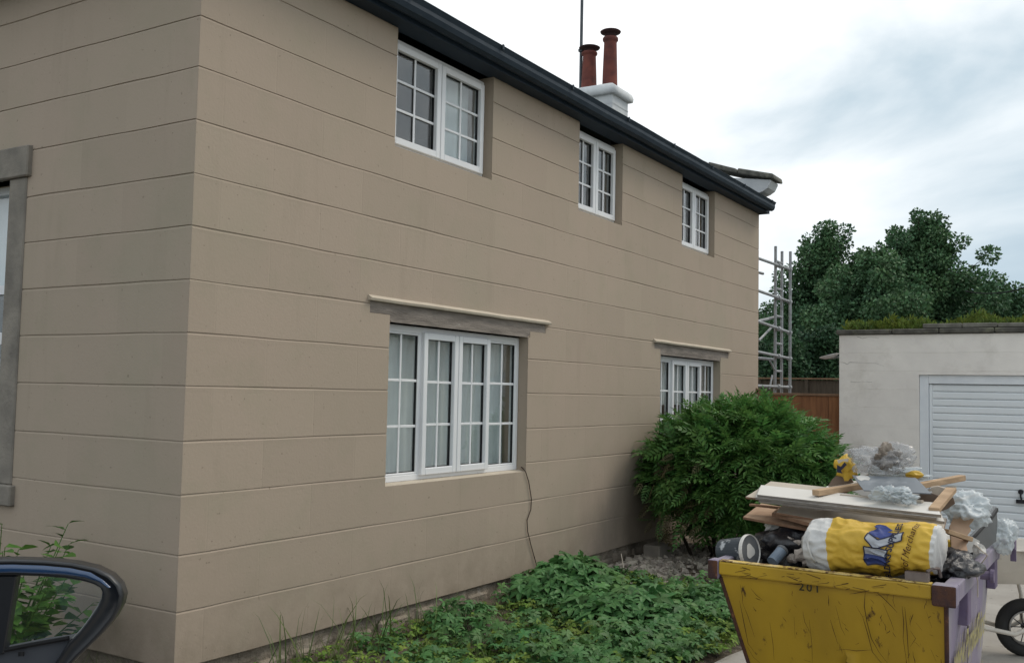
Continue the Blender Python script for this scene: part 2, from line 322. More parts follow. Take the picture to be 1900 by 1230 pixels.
def palmate(lobes=5, spread=120, seed=0):
    rr = random.Random(seed); V = [(0, 0, 0)]; F = []
    for i in range(lobes):
        a = R(-spread+2*spread*i/(lobes-1)); L = (1-.28*abs(2*i/(lobes-1)-1))*rr.uniform(.88, 1.1); w = .26
        k = len(V); c, s = math.cos(a), math.sin(a)
        def q(x, y, z): return (c*x-s*y, s*x+c*y, z)
        V += [q(.42*L, w*.8, .02), q(.70*L, w*.62, -.06), q(L, 0, -.20), q(.70*L, -w*.62, -.06), q(.42*L, -w*.8, .02), q(.55*L, 0, -.05)]
        F += [(0, k+5, k, k), (k, k+5, k+2, k+1), (0, k+4, k+5, k+5), (k+5, k+4, k+3, k+2)]
    return np.array(V)+np.array((0.0, 0, 0)), np.array(F)
def tmesh(name, T, TF, m):
    me = bpy.data.meshes.new(name); me.from_pydata([tuple(v) for v in T], [], [tuple(dict.fromkeys(f)) for f in TF.tolist()]); me.materials.append(M[m]); return me
def fix_quads(F):      # allow triangles written as degenerate quads
    return F
def build_scatter(name, T, TF, P, D, U, S, m, parent=None):
    V, F = scatter(T, TF, P, D, U, S)
    tri = F[:, 2] == F[:, 3]
    if tri.any():
        Ft = F[tri][:, :3]; Fq = F[~tri]; F = np.concatenate([Ft, Fq[:, [0, 1, 2]], Fq[:, [0, 2, 3]]])
    return np_mesh(name, V, F, m, parent)
def leaf_objects(name, me, P, D, U, S, parent):
    A = frames(P, D, U, np.ones(len(P)))
    for i in range(len(P)):
        o = bpy.data.objects.new(name, me); a = A[i]; s = S[i]
        o.matrix_local = Matrix([[*(a[0]*s), P[i][0]], [*(a[1]*s), P[i][1]], [*(a[2]*s), P[i][2]], [0, 0, 0, 1]]) if False else Matrix(((a[0][0]*s, a[0][1]*s, a[0][2]*s, P[i][0]), (a[1][0]*s, a[1][1]*s, a[1][2]*s, P[i][1]), (a[2][0]*s, a[2][1]*s, a[2][2]*s, P[i][2]), (0, 0, 0, 1)))
        link(o, parent)
# ================================================================ SETTING: ground
GZ = 0.0
def ground_grid(name, x0, x1, y0, y1, step, z, amp, m, hfun=None):
    nx = int((x1-x0)/step)+1; ny = int((y1-y0)/step)+1; V = []; F = []
    for i in range(nx):
        for j in range(ny):
            x = x0+(x1-x0)*i/(nx-1); y = y0+(y1-y0)*j/(ny-1)
            h = hfun(x, y) if hfun else 0
            V.append((x, y, z+h+amp*(mnoise.noise(Vector((x*2.1, y*2.1, 0)))+.5*mnoise.noise(Vector((x*6, y*6, 3))))))
    for i in range(nx-1):
        for j in range(ny-1): k = i*ny+j; F.append((k, k+ny, k+ny+1, k+1))
    o = np_mesh(name, V, F, m, smooth=True); o['kind'] = 'structure'; return o
mb = MB(); mb.add([(-1500, -1500, -.06), (1500, -1500, -.06), (1500, 1500, -.06), (-1500, 1500, -.06)], [(0, 1, 2, 3)])
o = mb.build('ground', 'far_ground', recalc=False); o['kind'] = 'structure'
def drive_edge(x): return 2.30+.07*math.sin(x*1.7)+.05*math.sin(x*4.1+1)
bed = ground_grid('garden_soil', -4, 13.3, 2.0, 4.6, .07, .0, .022, 'soil', lambda x, y: .055*min(1, max(0, (y-2.4)/1.6)) - (.035 if y < drive_edge(x) else 0))
bed2 = ground_grid('side_garden', -8, 3.75, 4.6, 16, .12, .0, .03, 'soil', lambda x, y: .05)
# concrete driveway with an uneven edge against the bed
V = []; xs = [-12+i*.2 for i in range(int(33/.2)+1)]
for x in xs: V += [(x, -14, .006), (x, min(drive_edge(x), 2.42) if x < 12.2 else 4.3, .006)]
mb = MB(); mb.add(V, [(2*i, 2*i+2, 2*i+3, 2*i+1) for i in range(len(xs)-1)])
o = mb.build('driveway', 'concrete', recalc=False); o['kind'] = 'structure'
mb = MB(); mb.add([(13.6, 3, .01), (24, 3, .01), (24, 16, .01), (13.6, 16, .01)], [(0, 1, 2, 3)])
o = mb.build('back_garden', 'soil', recalc=False); o['kind'] = 'structure'

# ================================================================ THE HOUSE
XC, YF, XE, YB = 3.6515, 4.377, 13.475, 9.6      # near corner, front face, far end, back face
E0 = EYE.z
ZJ = [E0+z for z in (-1.524, -1.219, -.914, -.592, -.300, .001, .295, .588, .886, 1.179, 1.481, 1.780, 2.070, 2.365)]
ZTOP = E0+2.575
house = empty('house', (XC, YF, 0)); HI = Matrix.Translation((-XC, -YF, 0))
tag(house, 'two-storey cottage rendered in beige masonry blocks with white windows and black eaves', 'house')
class Anchor: pass
def under(o, parent=house):      # keep world coordinates of the mesh while hanging it under the house
    o.parent = parent; o.matrix_parent_inverse = Matrix(); return o
# every mesh of the house is written in world coordinates, so the root sits at the origin in effect
house.location = (0, 0, 0)
def subtract(rect, holes):
    rs = [rect]
    for h in holes:
        nr = []
        for (u0_, u1_, z0, z1) in rs:
            a, b, c, d = max(u0_, h[0]), min(u1_, h[1]), max(z0, h[2]), min(z1, h[3])
            if a >= b-1e-6 or c >= d-1e-6: nr.append((u0_, u1_, z0, z1)); continue
            if u0_ < a: nr.append((u0_, a, z0, z1))
            if b < u1_: nr.append((b, u1_, z0, z1))
            if z0 < c: nr.append((a, b, z0, c))
            if d < z1: nr.append((a, b, d, z1))
        rs = nr
    return rs
def jz(u, z): return .0042*mnoise.noise(Vector((u*2.2, z*3.1, 5)))+.0018*mnoise.noise(Vector((u*9, z*3, 9)))
def wall_blocks(parent, to3, U0, U1, zs, phase, length, holes, m, gap=.0024, dep=.0055, side=.0008, name='block', lip=.008):
    n = 0
    for c in range(len(zs)-1):
        z0, z1 = zs[c], zs[c+1]; off = phase[c % 2]
        js = [U0]+[off+length*i for i in range(-40, 60) if U0+.12 < off+length*i < U1-.12]+[U1]
        for a, b in zip(js[:-1], js[1:]):
            rs = subtract((a, b, z0, z1), holes)
            if not rs: continue
            mb = MB()
            for (p, q, s0, s1) in rs:
                if q-p < .004 or s1-s0 < .004: continue
                bot, top, lef, rig = s0 == z0, s1 == z1, p == a, q == b
                prof = []
                g1 = g2 = gap
                prof += [(s0+g1, -dep, 1), (s0+g1+.0015, 0, 1), (s0+.028, 0, 0)] if bot else [(s0, -dep, 0), (s0, 0, 0)]
                prof += [(s1-.035, 0, 0), (s1-g2-lip, .0006, 2), (s1-g2, -.003, 2), (s1-g2, -dep, 2)] if top else [(s1, 0, 0), (s1, -dep, 0)]
                if s1-s0 < .08: prof = [(s0, -dep, 0), (s0, 0, 0), (s1, 0, 0), (s1, -dep, 0)]
                nu = max(2, int((q-p)/.16)+1); us = [p+(q-p)*i/(nu-1) for i in range(nu)]
                if lef: us = [p, p+.007]+us[1:]
                if rig: us = us[:-1]+[q-.007, q]
                vs = []
                for u in us:
                    sd_ = side if ((lef and u == p) or (rig and u == q)) else 0
                    for (z, d, w) in prof:
                        zj = z0 if w == 1 else z1
                        zz = z+((jz(u, zj)+(1 if w == 1 else -1)*gap*max(-.85, 1.5*mnoise.noise(Vector((u*1.7, zj*5, 2))))) if w else 0)
                        vs.append(to3(u, zz, d-(sd_ if d > -dep+1e-6 else 0)))
                k = len(prof); fs = [(i*k+j, (i+1)*k+j, (i+1)*k+j+1, i*k+j+1) for i in range(len(us)-1) for j in range(k-1)]
                fs += [tuple(range(k))[::-1], tuple((len(us)-1)*k+j for j in range(k))]
                mb.add(vs, fs)
            if mb.v: mb.build(name, m, parent, recalc=False); n += 1
    return n
def backing(name, to3, U0, U1, Z0, Z1, holes, d0, d1, m, parent):
    us = sorted({U0, U1}|{h[i] for h in holes for i in (0, 1) if U0 < h[i] < U1}); mb = MB()
    for a, b in zip(us[:-1], us[1:]):
        for (p, q, s, t) in subtract((a, b, Z0, Z1), holes):
            mb.hexa([to3(p, s, d0), to3(q, s, d0), to3(q, t, d0), to3(p, t, d0), to3(p, s, d1), to3(q, s, d1), to3(q, t, d1), to3(p, t, d1)])
    return mb.build(name, m, parent)
F3 = lambda u, z, d: (u, YF-d, z)
L3 = lambda u, z, d: (XC-d, u, z)
R3 = lambda u, z, d: (XE+d, u, z)
W = dict(W1=(5.392, 6.643, E0+1.722, ZTOP), W2=(8.135, 9.078, E0+1.728, ZTOP), W3=(10.672, 11.73, E0+1.734, ZTOP),
         W4=(5.392, 7.272, E0-.664, E0+.478), W5=(10.10, 11.975, E0-.66, E0+.455))
BEAM4 = (5.175, 7.562, E0+.478, E0+.612); BEAM5 = (9.93, 12.26, E0+.455, E0+.585)
EAR4 = [(5.175, 5.400, E0+.478, E0+.525), (7.30, 7.562, E0+.478, E0+.532)]; EAR5 = [(9.93, 10.09, E0+.455, E0+.515), (11.98, 12.26, E0+.455, E0+.50)]
# the beam sits in a shallow recess; its ends stop a little higher than its middle
holes_f = [W[k_] for k_ in W]+[(5.175, 5.400, E0+.525, E0+.612), (5.392, 7.30, E0+.478, E0+.612), (7.30, 7.562, E0+.532, E0+.612),
                              (9.93, 10.10, E0+.515, E0+.585), (10.09, 11.99, E0+.455, E0+.585), (11.98, 12.26, E0+.50, E0+.585)]
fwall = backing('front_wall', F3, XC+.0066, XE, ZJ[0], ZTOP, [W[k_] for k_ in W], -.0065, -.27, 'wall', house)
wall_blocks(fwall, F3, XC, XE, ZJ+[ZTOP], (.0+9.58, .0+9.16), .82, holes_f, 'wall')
LW = (6.135, 7.75, E0-.64, E0+1.31)       # window in the side wall
swall = backing('side_wall', L3, YF+.27, YB, ZJ[0], ZTOP, [LW], -.0065, -.27, 'wall', house)
SUR = [(5.912, 7.97, E0+1.31, E0+1.51), (5.95, 6.135, E0-.64, E0+1.31), (7.75, 7.93, E0-.64, E0+1.31), (5.915, 7.97, E0-.77, E0-.64)]
wall_blocks(swall, L3, YF+.0056, YB, ZJ+[ZTOP], (YF+.82*.75, YF+.82*.25), .82, [LW]+SUR, 'wall', side=.0004)
ewall = backing('end_wall', R3, YF+.27, YB, ZJ[0], ZTOP, [], -.001, -.27, 'wall', house)
mb = MB(); mb.box((XC+.28, YB-.25, ZJ[0]), (XE-.28, YB, ZTOP)); mb.build('back_wall', 'wall', house)
mb = MB(); mb.prism([(XE-.27, YF, ZTOP+.002), (XE-.27, YB, ZTOP+.002), (XE-.27, 6.98, ZTOP+1.28)], (.27, 0, 0)); mb.build('gable', 'wall', house)
# plinth, rough stone set back under the render
mb = MB()
def rough_strip(to3, u0_, u1_, z0, z1, d, amp, step=.06, rows=6):
    nu = int((u1_-u0_)/step)+1; vs = []
    for i in range(nu+1):
        u = u0_+(u1_-u0_)*i/nu
        for j in range(rows+1):
            z = z0+(z1-z0)*j/rows
            vs.append(to3(u, z, d+amp*mnoise.noise(Vector((u*4, z*6, 1)))+amp*.6*mnoise.noise(Vector((u*13, z*14, 4)))))
    return vs, [(i*(rows+1)+j, (i+1)*(rows+1)+j, (i+1)*(rows+1)+j+1, i*(rows+1)+j+1) for i in range(nu) for j in range(rows)]
mb.add(*rough_strip(F3, XC+.03, XE, -.1, ZJ[0]+.004, -.035, .022)); mb.add(*rough_strip(L3, YF+.03, YB, -.1, ZJ[0]+.004, -.035, .022))
mb.build('plinth', 'plinth', house, recalc=False)
pl = [c for c in house.children if c.name == 'plinth'][0]
for i in range(26):     # individual footing stones that show below the render
    u = XC+.25+i*.37+rnd.uniform(-.05, .05); w = rnd.uniform(.22, .33); h = rnd.uniform(.10, .16)
    s_ = MB(); s_.box((u, YF-.002+rnd.uniform(.0, .02), -.04), (u+w, YF+.05, -.02+h)); b_ = s_.build('stone', 'plinth', pl, bevel=.018)
# ---- weathered lintels and the drip strips above them
def lintel(u0_, u1_, z0, z1, ears, strip):
    mb = MB(); nu = 40; vs = []
    rows = [z0, z0+(z1-z0)*.33, z0+(z1-z0)*.66, z1]
    for i in range(nu+1):
        u = u0_+(u1_-u0_)*i/nu; lo = z0
        for e_ in ears:
            if e_[0]-1e-6 <= u < e_[1]: lo = e_[3]+.006*mnoise.noise(Vector((u*22, 1, 1)))
        for r_ in range(4):
            z = lo+(z1-lo)*r_/3
            vs.append(F3(u, z, -.0025-.002*mnoise.noise(Vector((u*5, z*30, 2)))))
    n4 = len(vs); vs += [F3(u0_+(u1_-u0_)*i/nu, [vs[i*4][2] for _ in [0]][0], -.10) for i in range(nu+1)]
    mb.add(vs, [(i*4+j, (i+1)*4+j, (i+1)*4+j+1, i*4+j+1) for i in range(nu) for j in range(3)]+[(n4+i, n4+i+1, (i+1)*4, i*4) for i in range(nu)])
    l = mb.build('lintel', 'lintel', fwall, recalc=False)
    mb = MB(); nu = 30; vs = []
    for i in range(nu+1):
        u = strip[0]+(strip[1]-strip[0])*i/nu; w = .003*mnoise.noise(Vector((u*3, 7, 7)))
        for (z, d) in [(z1-.004, -.011), (z1-.004, .030), (z1+.012, .036), (z1+.034, .004), (z1+.036, -.011)]: vs.append(F3(u, z+w, d))
    mb.add(vs, [(i*5+j, (i+1)*5+j, (i+1)*5+j+1, i*5+j+1) for i in range(nu) for j in range(4)]+[(0, 1, 2, 3, 4), tuple(nu*5+j for j in (4, 3, 2, 1, 0))])
    mb.build('drip_strip', 'strip', fwall)
    return l
lintel(5.175, 7.562, E0+.478, E0+.612, [(5.175, 5.392, 0, E0+.527), (7.30, 7.57, 0, E0+.532)], (5.15, 7.615))
lintel(9.93, 12.26, E0+.455, E0+.585, [(9.93, 10.095, 0, E0+.515), (11.985, 12.27, 0, E0+.50)], (9.895, 12.31))
# ---- windows
def frame_rect(mb, u0_, u1_, z0, z1, w, y0, y1, wb=None, wt=None):
    wb = wb or w; wt = wt or w
    mb.box((u0_, y0, z0), (u0_+w, y1, z1)); mb.box((u1_-w, y0, z0), (u1_, y1, z1))
    mb.box((u0_+w, y0, z0), (u1_-w, y1, z0+wb)); mb.box((u0_+w, y0, z1-wt), (u1_-w, y1, z1))
def light(win, u0_, u1_, z0, z1, y, nv, nh, sash, wpane='glass'):
    """one light: an opening sash (proud) or fixed beads, gasket, pane and glazing bars"""
    w = .050 if sash else .016
    mb = MB(); frame_rect(mb, u0_, u1_, z0, z1, w, y-(.026 if sash else .004), y+.03)
    mb.build('sash' if sash else 'glazing_bead', 'pvc', win, bevel=.004)
    g = MB(); a, b, c, d = u0_+w, u1_-w, z0+w, z1-w
    frame_rect(g, a, b, c, d, .005, y+.004, y+.024); g.build('gasket', 'gasket', win)
    p = MB(); p.box((a, y+.014, c), (b, y+.018, d)); p.build('pane', wpane, win)
    for i in range(nv):
        u = a+(b-a)*(i+1)/(nv+1); q = MB(); q.box((u-.010, y+.002, c+.001), (u+.010, y+.012, d-.001)); q.build('glazing_bar', 'pvc', win, bevel=.003)
    for i in range(nh):
        z = c+(d-c)*(i+1)/(nh+1)
        us = [a+.001]+[a+(b-a)*(k_+1)/(nv+1) for k_ in range(nv)]+[b-.001]
        for s_, t_ in zip(us[:-1], us[1:]):
            q = MB(); q.box((s_+(.0105 if s_ > a+.01 else 0), y+.0025, z-.010), (t_-(.0105 if t_ < b-.01 else 0), y+.0115, z+.010)); q.build('glazing_bar', 'pvc', win, bevel=.003)
YW = YF+.090
def window(key, lights, nh=2, top=.05):
    u0_, u1_, z0, z1 = W[key]; z1 = min(z1, E0+2.545) if z1 == ZTOP else z1
    a, b, c, d = u0_+.004, u1_-.004, z0+.012, z1-.004
    mb = MB(); n = len(lights); fr = .045
    frame_rect(mb, a, b, c, d, fr, YW, YW+.065, wt=top)
    cell = (b-a-2*fr-(n-1)*.032)/n; xs_ = []
    for i in range(n):
        p = a+fr+i*(cell+.032); xs_.append((p, p+cell))
        if i: mb.box((p-.032, YW+.001, c+fr), (p, YW+.064, d-top))
    win = mb.build('window', 'pvc', house, bevel=.004)
    for (p, q), s_ in zip(xs_, lights):
        if s_: light(win, p-.012, q+.012, c+fr-.012, d-top+.012, YW-.002, 1, nh, True)
        else: light(win, p, q, c+fr, d-top, YW+.006, 1, nh, False)
    # sloping rendered sill in front of the frame
    sl = MB(); sl.prism([F3(u0_, z0-.004, -.30), F3(u0_, z0-.004, -.0105), F3(u0_, z0-.001, -.0105), F3(u0_, z0+.012, -.088), F3(u0_, z0+.012, -.30)], (u1_-u0_, 0, 0)); sl.build('sill', 'strip', win)
    return win
w1 = window('W1', [1, 1]); w2 = window('W2', [1, 1]); w3 = window('W3', [1, 1]); w4 = window('W4', [0, 1, 1, 0]); w5 = window('W5', [0, 1, 1, 0])
# side wall window, with the stone surround proud of the render
for (a, b, c, d), nm in zip(SUR, ('lintel_stone', 'jamb_stone', 'jamb_stone', 'sill_stone')):
    mb = MB(); out_ = .035 if nm != 'jamb_stone' else .012
    mb.hexa([L3(a, c, -.12), L3(b, c, -.12), L3(b, d, -.12), L3(a, d, -.12), L3(a, c, out_), L3(b, c, out_), L3(b, d, out_), L3(a, d, out_)])
    mb.build(nm, 'stone', swall, bevel=.008)
mb = MB(); a, b, c, d = LW; xw = XC+.13
for (p, q, s_, t_) in [(a, a+.05, c, d), (b-.05, b, c, d), (a+.05, b-.05, c, c+.06), (a+.05, b-.05, d-.05, d), (a+.05, b-.05, E0+.585, E0+.645), (a+.05, b-.05, E0+.25, E0+.33), ((a+b)/2-.03, (a+b)/2+.03, c+.06, E0+.25), ((a+b)/2-.03, (a+b)/2+.03, E0+.645, d-.05)]:
    mb.box((xw, p, s_), (xw+.06, q, t_))
sw = mb.build('window', 'pvc', house)
p = MB(); p.box((xw+.03, a+.05, c+.06), (xw+.034, b-.05, d-.05)); p.build('pane', 'glass', sw)
p = MB(); p.box((xw+.10, a+.02, E0+.60), (xw+.11, b-.02, d)); p.build('blind', 'blind', sw)
# ---- interior rooms behind the glass
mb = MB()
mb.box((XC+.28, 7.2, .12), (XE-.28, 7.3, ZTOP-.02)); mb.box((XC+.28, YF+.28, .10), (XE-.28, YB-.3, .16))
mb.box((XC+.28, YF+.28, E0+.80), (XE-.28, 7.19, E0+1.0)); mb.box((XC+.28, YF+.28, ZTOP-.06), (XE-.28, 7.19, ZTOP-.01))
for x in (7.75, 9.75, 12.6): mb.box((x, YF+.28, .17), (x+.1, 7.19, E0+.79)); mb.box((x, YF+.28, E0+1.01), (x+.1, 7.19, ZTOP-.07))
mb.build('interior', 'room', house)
def curtain(win, u0_, u1_, z0, z1, y, m, amp=.018, per=.11, seed=0):
    rr = random.Random(seed); nu = int((u1_-u0_)/.012); V = []; F = []
    for i in range(nu+1):
        u = u0_+(u1_-u0_)*i/nu; ph = 2*math.pi*u/per+9*mnoise.noise(Vector((u*1.6, seed, 0)))
        for j in range(7):
            z = z0+(z1-z0)*j/6; V.append((u, y+amp*(math.sin(ph)+.5*math.sin(ph*.37+1))*(1-.25*j/6)*(.5+1.2*abs(mnoise.noise(Vector((u*4, seed, 3)))))+.012*mnoise.noise(Vector((u*5, z*2, seed))), z))
    for i in range(nu):
        for j in range(6): k_ = i*7+j; F.append((k_, k_+7, k_+8, k_+1))
    return np_mesh('curtain', V, F, m, win, smooth=True)
curtain(w4, 5.42, 7.25, E0-.63, E0+.44, YW+.15, 'curtain', seed=1)
curtain(w5, 10.13, 11.95, E0-.10, E0+.42, YW+.15, 'curtain', seed=2)
curtain(w1, 6.12, 6.60, E0+1.76, ZTOP-.05, YW+.14, 'curtain', amp=.02, per=.16, seed=3)
curtain(w1, 5.42, 5.55, E0+1.76, ZTOP-.05, YW+.14, 'curtain_dark', amp=.02, per=.09, seed=4)
curtain(w2, 8.90, 9.05, E0+1.76, ZTOP-.05, YW+.14, 'curtain_dark', amp=.02, per=.07, seed=5)
curtain(w3, 11.50, 11.70, E0+1.76, ZTOP-.05, YW+.14, 'curtain_dark', amp=.02, per=.07, seed=6)
p = MB(); p.box((10.76, YW+.10, E0+1.79), (10.86, YW+.16, E0+1.90)); p.build('ornament', 'blind', w3)
# ---- eaves: soffit, fascia, gutter, slates
YO = YF-.135; XO = XC-.135; XR = 13.47
mb = MB(); mb.box((XO+.02, YO+.022, ZTOP), (XR, YF+.05, ZTOP+.02)); mb.box((XO+.022, YF+.0505, ZTOP), (XC+.05, YB, ZTOP+.02)); mb.build('soffit', 'fascia', house)
mb = MB(); mb.box((XO, YO, ZTOP-.005), (XR+.012, YO+.02, ZTOP+.155)); mb.box((XO, YO+.0201, ZTOP-.005), (XO+.02, YB, ZTOP+.155)); mb.build('fascia', 'fascia', house, bevel=.003)
def gutter(a, b, side):      # ogee-ish trough
    prof = [(0, .115), (.0, .03), (.02, .010), (.055, .004), (.085, .020), (.100, .055), (.098, .085), (.112, .112), (.118, .122), (.110, .128), (.095, .105)]
    mb = MB(); n = len(prof); vs = []
    segs = 34
    for i in range(segs+1):
        p = Vector(a).lerp(Vector(b), i/segs); sag = .003*mnoise.noise(Vector((i*.4, 3, 3)))
        for (o_, h) in prof: vs.append(p+Vector(side)*o_+Vector((0, 0, h+sag)))
    fs = [(i*n+j, (i+1)*n+j, (i+1)*n+j+1, i*n+j+1) for i in range(segs) for j in range(n-1)]+[tuple(range(n)), tuple(segs*n+j for j in range(n))]
    mb.add(vs, fs); return mb
gt = gutter((XO-.11, YO-.001, ZTOP+.012), (XR-.02, YO-.001, ZTOP+.012), (0, -1, 0)).build('gutter', 'gutter', house, smooth=False)
gutter((XO-.001, YO-.1, ZTOP+.012), (XO-.001, YB, ZTOP+.012), (-1, 0, 0)).build('gutter', 'gutter', house)
for i in range(9):           # joints and brackets of the gutter
    x = XO+.55+i*1.15; q = MB(); q.box((x, YO-.1225, ZTOP+.100), (x+.03, YO-.1180, ZTOP+.145)); q.build('bracket', 'gutter', gt, bevel=.003)
PITCH = .53; ZE = ZTOP+.135; YE = YO-.045; YR = 6.98
def roofz(y): return ZE+(y-YE)*PITCH
mb = MB()
mb.add([(XO-.045, YE, ZE-.01), (XR+.05, YE, ZE-.01), (XR+.05, YR, roofz(YR)-.01), (XO+2.75, YR, roofz(YR)-.01), (XR+.05, YR+2.77, ZE-.01), (XO-.045, YR+2.77, ZE-.01)],
       [(0, 1, 2, 3), (0, 3, 5), (3, 2, 4, 5)])
roof = mb.build('roof', 'slate', house, recalc=False)
sl0 = None
for row in range(2):
    for i in range(39):
        x = XO-.03+i*.256+(.128 if row else 0)
        if x+.25 > XR+.06: continue
        y0, y1 = YE-.012+row*.17, YE+.26+row*.17; z = roofz(y0)+.004+rnd.uniform(0, .006)+row*.006; z2 = roofz(y1)+.004
        q = MB(); q.hexa([(x, y0, z), (x+.25, y0, z+rnd.uniform(-.003, .003)), (x+.25, y1, z2), (x, y1, z2), (x, y0, z+.009), (x+.25, y0, z+.009), (x+.25, y1, z2+.009), (x, y1, z2+.009)]); q.build('slate', 'slate', roof)
# right-hand end: verge board, coping and kneeler of the parapet
mb = MB(); mb.prism([(XE+.015, YO, ZTOP-.004), (XE+.015, YO, ZTOP+.14), (XE+.015, YF+.3, ZTOP+.42), (XE+.015, YF+.3, ZTOP-.004)], (.03, 0, 0)); mb.build('verge_board', 'fascia', house)
kx = 13.30
mb = MB()
def kz(y): return E0+3.05+(y-4.20)*.20
out_l = [(kx, 4.16, E0+2.98), (kx, 4.20, E0+2.90), (kx, 4.27, E0+2.855), (kx, 4.36, E0+2.83), (kx, 4.44, E0+2.76), (kx, 4.47, E0+2.66), (kx, 7.0, E0+2.66), (kx, 7.0, E0+4.15), (kx, 4.95, E0+3.12), (kx, 4.16, E0+3.005)]
mb.prism(out_l, (.33, 0, 0)); kn = mb.build('parapet', 'chimney', house, recalc=True)
cp = [((4.10, 3.005), (4.62, 3.125)), ((4.625, 3.128), (5.05, 3.26)), ((5.055, 3.265), (5.75, 3.60)), ((5.755, 3.605), (6.35, 3.90))]
for (ya, za), (yb, zb) in cp:
    q = MB(); q.hexa([(kx-.05, ya, E0+za), (kx+.38, ya, E0+za), (kx+.38, yb, E0+zb), (kx-.05, yb, E0+zb), (kx-.05, ya+.012, E0+za+.075), (kx+.38, ya+.012, E0+za+.075), (kx+.38, yb, E0+zb+.085), (kx-.05, yb, E0+zb+.085)])
    q.build('coping_stone', 'coping', kn, bevel=.02, segs=2)
# chimney on the gable
cx0, cx1, cy0, cy1 = 12.93, 13.47, 6.42, 7.30
mb = MB(); mb.box((cx0, cy0, E0+3.6), (cx1, cy1, E0+4.47)); mb.box((cx0-.006, cy0-.006, E0+4.30), (cx1+.006, cy1+.006, E0+4.306)); ch = mb.build('chimney', 'chimney', house, bevel=.008)
mb = MB(); lv = [(.035, 4.435), (.055, 4.445), (.062, 4.50), (.045, 4.555), (.0, 4.60), (-.07, 4.63), (-.15, 4.65), (-.21, 4.66)]; vs = []
for e_, z in lv:
    for k_ in range(16):
        t = k_/16*4; sgm = int(t); f_ = t-sgm
        P4 = [(cx0-e_, cy0-e_), (cx1+e_, cy0-e_), (cx1+e_, cy1+e_), (cx0-e_, cy1+e_)]
        p, q = P4[sgm], P4[(sgm+1) % 4]; vs.append((p[0]+(q[0]-p[0])*f_, p[1]+(q[1]-p[1])*f_, E0+z+.006*mnoise.noise(Vector((k_, z*9, 0)))))
fs = [(i*16+j, i*16+(j+1) % 16, (i+1)*16+(j+1) % 16, (i+1)*16+j) for i in range(len(lv)-1) for j in range(16)]+[tuple(range(16))[::-1], tuple((len(lv)-1)*16+j for j in range(16))]
mb.add(vs, fs); mb.build('chimney_cap', 'chimney', ch, smooth=True)
def pot(x, y, zb, h, r):
    mb = MB(); mb.lathe([(r*1.12, 0), (r*1.1, h*.04), (r*1.05, h*.3), (r*.93, h*.78), (r*.95, h*.80), (r*1.12, h*.825), (r*1.14, h*.86), (r*1.02, h*.885), (r*.7, h*.89)], (x, y, zb), n=24); p = mb.build('chimney_pot', 'pot', house, smooth=True)
    q = MB(); q.lathe([(r*.86, h*.885), (r*.80, h*.92), (r*.95, h*.945), (r*1.45, h*.965), (r*1.52, h*.985), (r*1.35, h*1.0), (r*.5, h*1.012)], (x, y, zb), n=24); q.build('pot_cowl', 'pot_cap', p, smooth=True)
pot(13.2, 6.60, E0+4.64, .86, .104); pot(13.2, 6.955, E0+4.64, .67, .108)
mb = MB(); mb.tube([(13.2, 7.10, E0+4.3), (13.2, 7.10, E0+6.9)], .024, 10); mb.box((13.16, 7.06, E0+5.26), (13.24, 7.13, E0+5.30)); mb.build('aerial_mast', 'mast', house)
# cable hanging from the corner of the lower window
pts = [(975, 874), (981, 893), (986, 925), (985, 945), (978, 965), (979, 985), (985, 1010), (992, 1035), (999, 1062)]
mb = MB(); pp = [PY(964, 862, YF+.08), PY(969, 868, YF+.03)]+[PY(a_, b_, YF-.012) for a_, b_ in pts]
cv = []
for i in range(len(pp)-1):
    for t in (0, .33, .66): cv.append(pp[i].lerp(pp[i+1], t))
cv.append(pp[-1]); mb.tube(cv, .0042, 6)
tag(mb.build('cable', mat('brown_cable', (.045, .028, .02), rough=.5), smooth=True), 'thin brown cable hanging down the wall from the corner of the large lower window', 'cable')

# ================================================================ BEHIND: scaffold, fences, garage
sc = empty('scaffold_tower'); tag(sc, 'grey aluminium scaffold tower standing behind the far corner of the house', 'scaffold tower')
YS = 4.56
def tb(parent, name, pts, r=.025): return MB().tube(pts, r, 10).build(name, 'alu', parent, smooth=False)
ux = {k_: PY(px_, 600, YS).x for k_, px_ in (('A', 1438.5), ('B', 1450.5), ('C', 1459))}
def xz(px_, py_, y=YS): p = PY(px_, py_, y); return (p.x, y, p.z)
for k_, ytop, dy in (('A', 462, 0), ('B', 466, .0), ('C', 463, -.06)):
    x = ux[k_]; zt = PY(1450, ytop, YS).z
    u_ = tb(sc, 'upright', [(x, YS+dy, .06), (x, YS+dy, zt)], .023)
for px_ in (1438.5, 1450.5): # the castor feet
    x = PY(px_, 600, YS).x; q = MB().tube([(x, YS, 0.0), (x, YS, .06)], .05, 10).build('foot', 'dark_metal', sc)
for i, z in enumerate(np.arange(.35, 2.35, .262)): tb(sc, 'rung', [(ux['A'], YS, E0-1.4+z*1.6), (ux['B'], YS, E0-1.4+z*1.6)], .019)
for y_ in (483, 543, 600, 655, 716):
    z = PY(1410, y_, YS).z; zb = PY(1459, y_+17 if y_ < 650 else y_+(10 if y_ < 700 else 2), YS).z; x0 = 13.60
    xa = PY(1410, y_, YS).x; f_ = (zb-z)/(ux['C']-xa); tb(sc, 'ledger', [(x0, YS-.05, z-f_*(xa-x0)), (ux['C']+.05, YS-.05, zb)], .021)
    for k_ in 'AC':
        x = ux[k_]; zz = z+(zb-z)*(x-xa)/(ux['C']-xa); q = MB().tube([(x-.045, YS-.05, zz), (x+.045, YS-.05, zz)], .036, 10); q.build('coupler', 'alu', sc)
